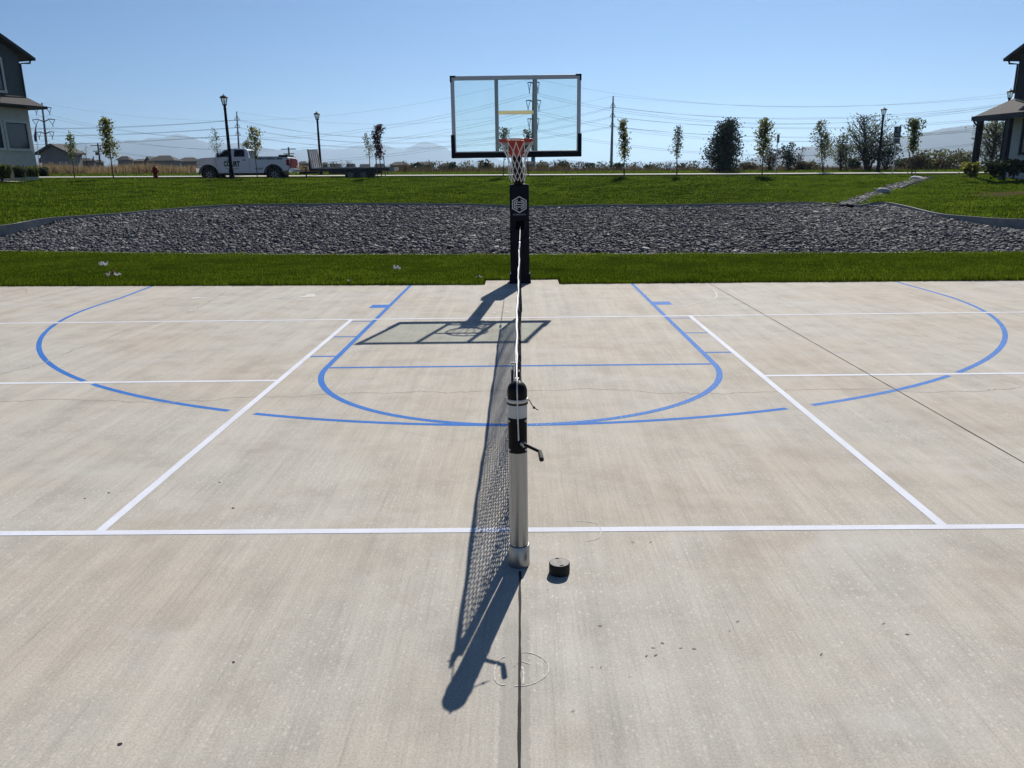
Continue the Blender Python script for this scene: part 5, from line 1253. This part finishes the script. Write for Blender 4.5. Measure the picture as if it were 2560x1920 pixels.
# right house
c, a, b = house_frame(2506, 431, 37.0, (.197, -.98), (.98, .197), 1.52)
HR = empty("house", c, 0, "two storey house with black upper wall and covered porch at the right edge", "house")
ze = 5.45; s_r = .46; ov = .45
q = Loc(c, a, b); q.lb((.12, -dep, -1.6), (wid, 0, 3.30)); q.build("lower_wall", M['stucco_w'], HR)
q = Loc(c, a, b); pf = [(.03, 3.30), (wid-.03, 3.30), (wid-.03, ze), (wid/2, ze + wid/2*s_r), (.03, ze)]
q.lp([(s, -.03, z) for s, z in pf] + [(s, -dep + .03, z) for s, z in pf], [(0,1,2,3,4), (9,8,7,6,5)] + [(k, (k+1) % 5, 5+(k+1) % 5, 5+k) for k in range(5)]); q.build("upper_wall", pm("black_siding", (.030, .034, .040), (.024, .028, .033), 2.5, .8, bmp=.2), HR)
q = Loc(c, a, b)
for s0, s1 in ((-ov, wid/2), (wid + ov, wid/2)):
    z0 = ze - ov*s_r + .06; z1 = ze + wid/2*s_r + .06
    q.lp([(s0, .35, z0), (s1, .35, z1), (s1, -dep - .35, z1), (s0, -dep - .35, z0), (s0, .35, z0+th), (s1, .35, z1+th), (s1, -dep - .35, z1+th), (s0, -dep - .35, z0+th)], [(0,1,2,3), (7,6,5,4), (0,4,5,1), (1,5,6,2), (2,6,7,3), (3,7,4,0)])
roof = q.build("roof", M['shingle'], HR)
q = Loc(c, a, b); z0 = ze - ov*s_r + .06; q.lb((-ov - .10, -dep - .3, z0 - .02), (-ov, .36, z0 + .13)); q.build("gutter", M['trimd'], roof)
q = Loc(c, a, b); q.tube([q.W((-ov, .12, z0)), q.W((-ov + .05, .12, z0 - .14)), q.W((.05, .05, z0 - .22)), q.W((.05, .05, 3.75))], .045, 8); q.build("downpipe", M['trimd'], HR, True)
q = Loc(c, a, b); sl = -.30; d1 = 1.80; zl = 2.62; zh = 3.42
q.lp([(sl, d1, zl), (wid, d1, zl), (wid, 0, zh), (.0, 0, zh), (sl, d1, zl+.09), (wid, d1, zl+.09), (wid, 0, zh+.09), (.0, 0, zh+.09)], [(0,1,2,3), (7,6,5,4), (0,4,5,1), (1,5,6,2), (2,6,7,3), (3,7,4,0)])
q.lp([(sl, d1, zl+.001), (.0, 0, zh+.001), (.0, -dep, zh), (sl, -dep, zl), (sl, d1, zl+.091), (.0, 0, zh+.091), (.0, -dep, zh+.09), (sl, -dep, zl+.09)], [(0,1,2,3), (7,6,5,4), (1,5,6,2), (2,6,7,3), (3,7,4,0)])
pr_ = q.build("porch_roof", M['shingle'], HR)
q = Loc(c, a, b); q.lb((sl - .09, -dep, zl - .10), (sl + .03, d1 + .03, zl + .10)); q.lb((sl + .03, d1 - .06, zl - .14), (wid, d1 + .025, zl + .095)); q.build("fascia", M['trimd'], pr_)
for s, d in ((-.08, 1.56), (1.75, 1.56), (4.6, 1.56)):
    q = Loc(c, a, b); q.lb((s - .11, d - .11, -.3), (s + .11, d + .11, zl - .02)); q.build("porch_post", M['trimd'], HR)
q = Loc(c, a, b); q.lb((-.02, -.25, -.3), (.14, .05, 3.2)); q.build("corner_post", M['trimd'], HR)
q = Loc(c, a, b); q.tube([q.W((sl - .03, d1 - .05, zl - .06)), q.W((sl + .02, d1 - .10, zl - .22)), q.W((-.10, 1.70, zl - .34)), q.W((-.10, 1.70, .0))], .045, 8); q.build("downpipe", M['trimd'], pr_, True)
windows(HR, c, a, b, [(.95, 2.3, .95, 2.45, .09)], M['trimd']); windows(HR, c, a, b, [(.95, 2.2, 4.05, 5.35, .08)], M['trimd'])
q = Loc(c, a, b); q.lb((-.45, 0.0, -1.6), (wid, 1.85, -.42)); q.build("porch_floor", M['walk'], HR)
for i, (u, v, vt, wp, lf, lb) in enumerate([(2428, 432, 408, 34, 'yellow', "small yellowish shrub at the foot of the porch post"), (2490, 432, 402, 56, 'dark', "dark shrub under the porch, left of the pale wall"), (2535, 432, 400, 60, 'dark', "dark dense shrub below the right house window"), (2585, 433, 404, 60, 'dark', "dark shrub at the right edge of the picture")]):
    bush(u, v, vt, (34.2, 33.6, 33.0, 32.4)[i], wp, lf, 700, lb, 620 + i, "shrubs at the house fronts", .07, 8)

# ------------------------------------------------------------------ signs
def sign(ub, vb, u0, v0, u1, v1, Y, label, mat, second=False):
    b = at(ub, vb, Y); tp = at((u0+u1)/2, v0, Y); zg = ground_z(b.x, Y); px = at(u0+1, v0, Y).x - at(u0, v0, Y).x
    r = empty("street_sign", (b.x, Y, zg), 0, label, "sign"); H = tp.z - zg; wd = (u1-u0)*px; hgt = (v1-v0)*px*1.02; lx = (tp.x - b.x)
    mb = MB(); mb.tube([(0, 0, -.1), (lx, 0, H)], .028, 8); mb.build("post", M['steel'], r, True)
    mb = MB(); h1 = hgt*(.66 if second else 1); cut = .02; poly = [(lx - wd/2 + cut, H), (lx + wd/2 - cut, H), (lx + wd/2, H - cut), (lx + wd/2, H - h1 + cut), (lx + wd/2 - cut, H - h1), (lx - wd/2 + cut, H - h1), (lx - wd/2, H - h1 + cut), (lx - wd/2, H - cut)]
    mb.prism(poly, 1, -.045, -.033); pn = mb.build("panel", mat, r)
    return r, pn, lx, wd, H, h1, hgt
r, pn, lx, wd, H, h1, hg = sign(2230.5, 434, 2236, 316, 2253, 356, 40.4, "teal parking style sign with white lines and a pale lower plate on a grey post", pm("teal_sign", (.018, .060, .070), (.014, .05, .058), 4, .5), True)
mb = MB(); e = .016; y_ = -.0465
for (x0, x1, z0, z1) in ((-.46, .46, -.02, -.035), (-.46, .46, -.965, -.98), (-.46, -.445, -.965, -.035), (.445, .46, -.965, -.035), (-.36, .36, -.62, -.65), (-.32, .30, -.72, -.75), (-.36, .36, -.82, -.85)):
    mb.add([(lx + x0*wd, y_, H + z0*h1), (lx + x1*wd, y_, H + z0*h1), (lx + x1*wd, y_, H + z1*h1), (lx + x0*wd, y_, H + z1*h1)], [(0, 1, 2, 3)])
for k in range(4):
    zc = H - (.16 + .10*k)*h1; mb.add([(lx + (-.30 + .04*k)*wd, y_, zc), (lx + (.10 + .06*k)*wd, y_, zc + .05*h1), (lx + (.30)*wd, y_, zc), (lx + (.05)*wd, y_, zc - .02*h1)], [(0, 1, 2, 3)])
mb.build("marking", M['padw'], pn)
mb = MB(); mb.box((lx - wd/2, -.045, H - hg), (lx + wd/2, -.034, H - h1 - .03)); p2 = mb.build("lower_plate", pm("pale_plate", (.30, .32, .34), (.25, .27, .29), 5, .5), r)
mb = MB()
for k in range(3): mb.add([(lx - .36*wd, y_, H - h1 - .09 - k*.085), (lx + .34*wd, y_, H - h1 - .09 - k*.085), (lx + .34*wd, y_, H - h1 - .13 - k*.085), (lx - .36*wd, y_, H - h1 - .13 - k*.085)], [(0, 1, 2, 3)])
mb.build("marking", M['joint'], p2)
sign(1937, 431, 1942.5, 336.5, 1949, 356, 52.6, "small plain grey sign seen from behind, left of the brown tree", pm("grey_sign_back", (.20, .20, .21), (.16, .16, .17), 5, .6))

# ------------------------------------------------------------------ distant houses
M['fw'] = pm("far_house_siding", (.15, .125, .105), (.125, .105, .09), 1.2, .9); M['fw2'] = pm("far_house_grey_siding", (.20, .20, .195), (.17, .17, .165), 1.2, .9)
M['fr'] = pm("far_roof_shingle", (.062, .058, .056), (.05, .047, .046), 1.5, .95)
def far_house(u0, u1, ve, vt, Y, kind, label, wall='fw', win=()):
    p = at(u0, ve, Y); q2 = at(u1, ve, Y); W2 = q2.x - p.x; zg = 1.6; he = p.z - zg; hr = at((u0+u1)/2, vt, Y).z - p.z
    r = empty("distant_house", ((p.x + q2.x)/2, Y, zg), 0, label, "house", "distant houses behind the field")
    D = 4.0 if kind == 'gable' else min(W2*.6, 8); mb = MB(); mb.box((-W2/2 + .3, .3, -.5), (W2/2 - .3, D, he)); wl = mb.build("wall", M[wall], r)
    mb = MB(); o_ = .4
    if kind == 'hip':
        i = min(W2*.3, D*.5); v = [(-W2/2 - o_*.2, -o_, he), (W2/2 + o_*.2, -o_, he), (W2/2 + o_*.2, D + o_, he), (-W2/2 - o_*.2, D + o_, he), (-W2/2 + i, D/2, he + hr), (W2/2 - i, D/2, he + hr)]
        mb.add(v, [(0,1,5,4), (1,2,5), (2,3,4,5), (3,0,4), (3,2,1,0)])
    elif kind == 'side':
        v = [(-W2/2, -o_, he), (W2/2, -o_, he), (W2/2, D + o_, he), (-W2/2, D + o_, he), (-W2/2 + .15*W2*.2, D/2, he + hr), (W2/2 - .15*W2*.2, D/2, he + hr)]
        mb.add(v, [(0,1,5,4), (1,2,5), (2,3,4,5), (3,0,4), (3,2,1,0)])
    else:
        v = [(-W2/2, -o_, he), (W2/2, -o_, he), (0, -o_, he + hr), (-W2/2, D + o_, he), (W2/2, D + o_, he), (0, D + o_, he + hr)]
        mb.add([(x, y + (.7 if y < 0 else 0), z) for x, y, z in v], [(0,1,2), (3,5,4), (0,3,4,1)]); 
        g = MB(); th_ = .3
        for s in (-1, 1): g.add([(s*W2/2*1.06, -o_, he - .2), (0, -o_, he + hr), (0, D + o_, he + hr), (s*W2/2*1.06, D + o_, he - .2), (s*W2/2*1.06, -o_, he - .2 + th_), (0, -o_, he + hr + th_), (0, D + o_, he + hr + th_), (s*W2/2*1.06, D + o_, he - .2 + th_)], [(0,1,2,3), (7,6,5,4), (0,4,5,1), (1,5,6,2), (2,6,7,3), (3,7,4,0)])
        mb.build("gable", M[wall], r); mb = g
    rf = mb.build("roof", M['fr'], r)
    for (f0, f1, h0, h1_) in win:
        mb = MB(); mb.box((-W2/2 + f0*W2, .22, he*h0), (-W2/2 + f1*W2, .31, he*h1_)); fw_ = mb.build("window", M['triml'], r)
        mb = MB(); mb.box((-W2/2 + f0*W2 + .12, .19, he*h0 + .12), (-W2/2 + f1*W2 - .12, .23, he*h1_ - .12)); mb.build("pane", M['win'], fw_)
    return r
far_house(92, 172, 384, 364, 115, 'gable', "largest distant house with a wide gable, behind the small tree at the left", 'fw2', [(.30, .36, .55, .72), (.62, .74, .42, .72), (.82, .88, .5, .72)])
z1 = lambda q: q/3.858
far_house(z1(735), z1(885), 402, 395, 190, 'hip', "low distant house behind the bare sapling at the left", 'fw')
far_house(z1(900), z1(985), 406, 399, 200, 'hip', "small low distant house left of the narrow yellow tree")
far_house(z1(1115), z1(1255), 400, 390, 185, 'hip', "distant house just right of the narrow yellow tree", 'fw2', [(.2, .3, .5, .75)])
far_house(z1(1262), z1(1430), 403, 397, 200, 'hip', "low distant house above and left of the fire hydrant")
far_house(z1(1425), z1(1690), 402, 388, 175, 'hip', "distant house with two gables above and right of the fire hydrant", 'fw2', [(.18, .26, .45, .72), (.6, .68, .45, .72)])
far_house(z1(1400), z1(1455), 402, 393.5, 195, 'gable', "narrow distant gabled house above the fire hydrant", 'fw2')
far_house(z1(1688), 497, 404, 393, 180, 'hip', "distant house hidden partly by the front of the white truck", 'fw2', [(.2, .28, .45, .72), (.5, .58, .45, .72)])
z7 = lambda q: 740 + q/6.144
far_house(z7(20), z7(180), 409, 403, 200, 'hip', "distant brown house between the truck and the trailer ramp")
far_house(z7(380), z7(490), 412, 406, 205, 'hip', "low distant brown house right of the trailer ramp")
far_house(z7(515), z7(690), 418, 409, 180, 'side', "distant brown house over the front half of the trailer")
far_house(z7(770), z7(905), 418, 409, 180, 'side', "distant brown house over the middle of the trailer")
far_house(z7(975), z7(1122), 418, 410, 180, 'side', "distant brown house left of the purple tree", 'fw')
far_house(z7(1205), z7(1358), 418, 409, 180, 'side', "distant brown house behind the purple tree")
far_house(z7(1420), z7(1745), 413, 404, 165, 'hip', "wide distant brown house with stepped roof right of the purple tree", 'fw', [(.3, .36, .4, .7), (.6, .66, .4, .7)])
far_house(z7(1730), z7(1840), 415, 409, 210, 'hip', "small pale distant house between two larger brown ones", 'fw2')
far_house(z7(1845), z7(2092), 412, 404, 165, 'side', "distant brown box shaped house halfway between trailer and hoop", 'fw', [(.45, .52, .4, .7)])
z8 = lambda q: 1050 + q/4.74
far_house(z8(205), z8(430), 417, 407, 165, 'hip', "distant house left of the hoop under the left side of the backboard", 'fw', [(.4, .5, .4, .7)])
far_house(z8(680), z8(882), 415, 406.5, 165, 'side', "distant brown house just left of the hanging hoop net", 'fw', [(.3, .4, .4, .7)])
far_house(z8(1235), z8(1345), 411, 403, 170, 'side', "distant brown house just right of the hanging hoop net")
far_house(z8(1370), z8(1545), 413, 404, 165, 'hip', "distant brown house under the right side of the backboard", 'fw', [(.4, .5, .4, .7)])
far_house(z8(1605), z8(1800), 413, 403.5, 165, 'hip', "distant brown house below the right corner of the backboard", 'fw', [(.5, .6, .4, .7)])

# ------------------------------------------------------------------ pylons, poles and wires
M['pyl'] = pm("weathered_pylon_steel", (.085, .085, .09), (.065, .065, .07), .5, .7, .3)
M['wire'] = pm("conductor", (.16, .165, .175), (.13, .135, .14), 1, .6, .2)
M['insul'] = pm("grey_insulator", (.10, .10, .11), (.08, .08, .085), 1, .4)
def pylon(ut, vt, ub, Y, levels, arm_px, drop_px, label, r0, double=True):
    tp = at(ut, vt, Y); b = at(ub, 430, Y); b.z = 1.5; H = tp.z - b.z; px = at(ut+1, vt, Y).x - tp.x
    r = empty("pylon", b, 0, label, "pylon"); lx = tp.x - b.x
    X = lambda z: lx*z/H
    mb = MB(); mb.tube([(0, 0, -1), (lx*.5, 0, H*.5), (lx, 0, H)], [r0, r0*.75, r0*.42], 10); mb.build("mast", M['pyl'], r, True)
    att = []
    for k, lv_ in enumerate(levels):
        z = at(ut, lv_, Y).z - b.z
        for s in (-1, 1):
            L_ = arm_px[k]*px; mb = MB(); rise = L_*.18
            if double:
                mb.tube([(X(z), 0, z - L_*.12), (X(z) + s*L_*.5, 0, z + rise*.55), (X(z) + s*L_, 0, z + rise*.25)], [.22, .19, .15], 6)
            else: mb.tube([(X(z), 0, z), (X(z) + s*L_, 0, z)], [.12, .08], 5)
            arm = mb.build("cross_arm", M['pyl'], r)
            dz = drop_px*px; mb = MB()
            if double:
                e = Vector((X(z) + s*L_*.72, 0, z - dz)); mb.tube([(X(z) + s*L_*.97, 0, z + rise*.2), e], .11, 5); mb.tube([(X(z) + s*L_*.42, 0, z + rise*.5), e], .11, 5); mb.tube([e, e + Vector((0, 0, -.8))], .14, 5); e = e + Vector((0, 0, -.8))
            else:
                e = Vector((X(z) + s*L_, 0, z)); mb.tube([(X(z) + s*.15, 0, z + dz), e], .10, 5)
            mb.build("insulator", M['insul'], arm); att.append(Vector(b) + e)
    return att, Vector(tp)
big = dict(Y=300)
LA, Lt = pylon(104.5, 257, 122.5, 300, [271, 301, 332], [23, 29, 23], 10.5, "tall steel pylon with three pairs of arms behind the left house", .6)
CA, Ct = pylon(1334, 196, 1332.5, 250, [207, 252.5, 298], [15, 19, 15], 18.5, "tall steel pylon seen through the backboard glass", .72)
P1, P1t = pylon(591.5, 279, 600, 282, [300, 318.8, 338], [6.5, 6.5, 6.5], 9, "dark utility pole with three insulator pairs rising behind the cab of the white truck", .42, False)
P2, P2t = pylon(1533, 240, 1527.5, 250, [268, 292, 316.5], [6.5, 6.5, 6.5], 10, "tall dark utility pole with three insulator pairs right of the hoop", .5, False)
def dist_pole(ut, vt, ub, Y, label):
    tp = at(ut, vt, Y); b = at(ub, 425, Y); b.z = 1.6; H = tp.z - b.z; lx = tp.x - b.x; r = empty("utility_pole", b, 0, label, "utility pole")
    mb = MB(); mb.tube([(0, 0, -1), (lx, 0, H)], [.24, .16], 8); mb.build("pole", M['barkd'], r, True)
    for k in (.94, .80):
        mb = MB(); mb.cbox((lx*k, -.15, H*k), (3.2 if k > .9 else 2.4, .14, .16)); mb.build("crossarm", M['barkd'], r)
    mb = MB(); mb.tube([(lx*.7 - .5, 0, H*.70), (lx*.7 - .5, 0, H*.78)], .3, 10); mb.build("transformer", M['pyl'], r, True)
dist_pole(244, 358, 252.5, 175, "short wooden utility pole left of the narrow yellow tree's trunk, beyond the dry field")
dist_pole(721, 368, 726.5, 170, "short wooden utility pole above the tail of the white truck")
WG = "overhead power lines between the pylons"
def wire(p, q, sag, r=.027, lab="thin grey power line sagging between distant pylons across the sky"):
    p, q = Vector(p), Vector(q); pts = []
    for i in range(33):
        f = i/32; pt = p.lerp(q, f); pt.z -= sag*4*f*(1-f); pts.append(pt)
    mb = MB(); mb.tube(pts, r, 4, cap=False); tag(mb.build("power_line", M['wire']), lab, "power line", WG)
off = Vector((0, 2.5, 0))
def ends(u, v, Y): return at(u, v, Y)
for i in range(6):                 # order: level 0 (-,+), level 1 (-,+), level 2 (-,+)
    lv_, s = divmod(i, 2); sg = Vector((0, -2 + 4*s, .0))
    wire(LA[i], CA[i], (10.5, 9.6, 9.0)[lv_] + s*.5)
    wire(CA[i], ends(2700 + 25*s, (224, 276, 318)[lv_] + 5*s, 205), (8.6, 8.2, 7.4)[lv_] - s*.4)
    wire(LA[i], ends(-500 + 10*s, (292, 322, 350)[lv_], 300), 4)
    wire(P1[i], P2[i], (7.2, 6.3, 5.2)[lv_] + s*.35)
    wire(P2[i], ends(2660 + 20*s, (239, 275, 305)[lv_] + 2*s, 215), (4.3, 3.8, 3.4)[lv_] + s*.2)
    wire(P1[i], ends(-120 + 10*s, (318, 338, 362)[lv_], 300), (1.4, 1.2, 1.0)[lv_] + s*.2, .04)
wire(Lt, Ct, 9, .02); wire(Ct, ends(2720, 205, 205), 7, .02); wire(P1t, P2t, 6, .02); wire(P2t, ends(2670, 226, 215), 3.5, .022)

# feather flags by the left house
M['flag'] = pm("purple_flag", (.10, .025, .085), (.07, .018, .06), 3, .7)
def flag(u, vb, vt, Y, vc, wpx, label):
    b = at(u + 8*(wpx > 5), vb, Y); b.z = ground_z(b.x, Y) if Y < 60 else 1.9; tp = at(u, vt, Y); H = tp.z - b.z; px = at(u+1, vt, Y).x - tp.x; lx = tp.x - b.x
    r = empty("feather_flag", b, 0, label, "flag", "purple feather flags"); mb = MB(); mb.tube([(0, 0, 0), (lx, 0, H)], [.035, .015], 6); mb.build("pole", M['steel'], r, True)
    hc = at(u, vc, Y).z - b.z; n = 12; vs = []
    for i in range(n):
        f = i/(n-1); z = H - (H - hc)*f; wv = wpx*px*math.sin(min(1, f*1.15)*PI*.55)*(1 - .15*f); x = lx*z/H
        vs += [(x, .02*math.sin(5*f), z), (x - wv*.5, .06 + .06*math.sin(4*f), z), (x - wv, .04*math.sin(6*f), z)]
    mb = MB(); mb.add(vs, [(3*i+k, 3*i+k+1, 3*i+k+4, 3*i+k+3) for i in range(n-1) for k in range(2)]); o = mb.build("cloth", M['flag'], r, True); sm = o.modifiers.new("thick", 'SOLIDIFY'); sm.thickness = .01
flag(89, 424, 313, 62, 354, 7, "tall dark purple feather flag beside the left house")
flag(101, 424, 392, 90, 408, 8, "low purple flag at the foot of the largest distant house")
flag(234, 424, 389, 110, 405, 5, "small purple feather flag in the dry field below the wooden pole")

# ------------------------------------------------------------------ hazy mountains
def mountain(name, ridge, Y, depth, mat, sd, foot=0.0):
    r2 = np.random.default_rng(sd); us = np.array([p[0] for p in ridge], float); vs_ = np.array([p[1] for p in ridge], float)
    uu = np.linspace(us[0], us[-1], 150); vv = np.interp(uu, us, vs_)
    vv = vv + .8*np.sin(uu*.11 + sd) + .6*np.sin(uu*.29 + 2*sd) + .4*np.sin(uu*.71)
    rows = 15; P = []
    for u, v in zip(uu, vv):
        p = at(u, v, Y)
        for j in range(rows):
            f = j/(rows-1)
            if f <= .5: g = f/.5; z = foot + (p.z - foot)*(g**1.25); y = Y - depth*(1-g)
            else: g = (1-f)/.5; z = foot + (p.z - foot)*(g**1.1); y = Y + depth*(1-g)
            spur = math.sin(p.x*.006*9000/Y + sd)*math.sin(f*PI*2)*.10 + math.sin(p.x*.017*9000/Y + 1.7*sd + f*3)*.05*math.sin(f*PI*2)
            P.append((p.x*(1 + 0*(y - Y)/Y), y + spur*depth*.5, max(foot - 20, z*(1 + spur*.5*(0 if abs(f-.5) < .01 else 1)))))
    o = grid_mesh(name, np.array(P), 150, rows, mat); o["kind"] = "structure"
M['mtn'] = turf_mat("mountain_scrub", (.10, .085, .065), (.13, .11, .085), (.16, .14, .11))
MY = 7000
mountain("hills", [(-700, 400), (-200, 372), (100, 366), (194, 357), (260, 359), (300, 356), (334, 349), (352, 351), (376, 344.5), (400, 345), (430, 337.5), (453, 336), (468, 339), (480, 345), (495, 350), (520, 356), (560, 359), (593, 357), (640, 366), (680, 373), (740, 380), (800, 392), (900, 412), (1000, 425)], MY, 1300, M['mtn'], 1)
mountain("hills", [(560, 420), (620, 392), (680, 378), (730, 377), (796, 373), (830, 374), (870, 370), (890, 366), (912, 362), (940, 361), (964, 360), (976, 366), (987, 373), (1010, 373), (1030, 364), (1060, 354), (1085, 357), (1110, 368), (1140, 385), (1180, 398), (1233, 394), (1270, 404), (1330, 412), (1408, 396), (1440, 402), (1500, 408), (1600, 409), (1660, 402), (1720, 400), (1770, 404), (1850, 412)], MY*1.0 + 900, 1200, M['mtn'], 2)
mountain("hills", [(1820, 420), (1851, 406), (1880, 396), (1911, 387), (1960, 378), (2014, 368), (2060, 364), (2110, 362), (2160, 357), (2218, 349), (2260, 341), (2304, 332), (2340, 325), (2380, 318), (2410, 315), (2435, 313), (2500, 305), (2600, 296), (2800, 290), (3200, 310)], MY*.55, 900, M['mtn'], 3)

# ------------------------------------------------------------------ haze: even air round the camera and the whole scene
mb = MB(); mb.box((-9800, -1000, -3.5), (9800, 10200, 405))
hz = mb.build("haze", newmat("x")[0]); bpy.data.materials.remove(hz.data.materials[0]); hz.data.materials.clear()
hm = bpy.data.materials.new("haze_air"); hm.use_nodes = True; t = hm.node_tree; t.nodes.clear()
vo = t.nodes.new("ShaderNodeVolumePrincipled"); vo.inputs["Color"].default_value = (.55, .77, 1.0, 1); vo.inputs["Density"].default_value = 1.4e-4; vo.inputs["Anisotropy"].default_value = .50
ou = t.nodes.new("ShaderNodeOutputMaterial"); t.links.new(vo.outputs[0], ou.inputs["Volume"])
hz.data.materials.append(hm); hz["kind"] = "stuff"; hz["label"] = "pale blue haze over the far fields and mountains"
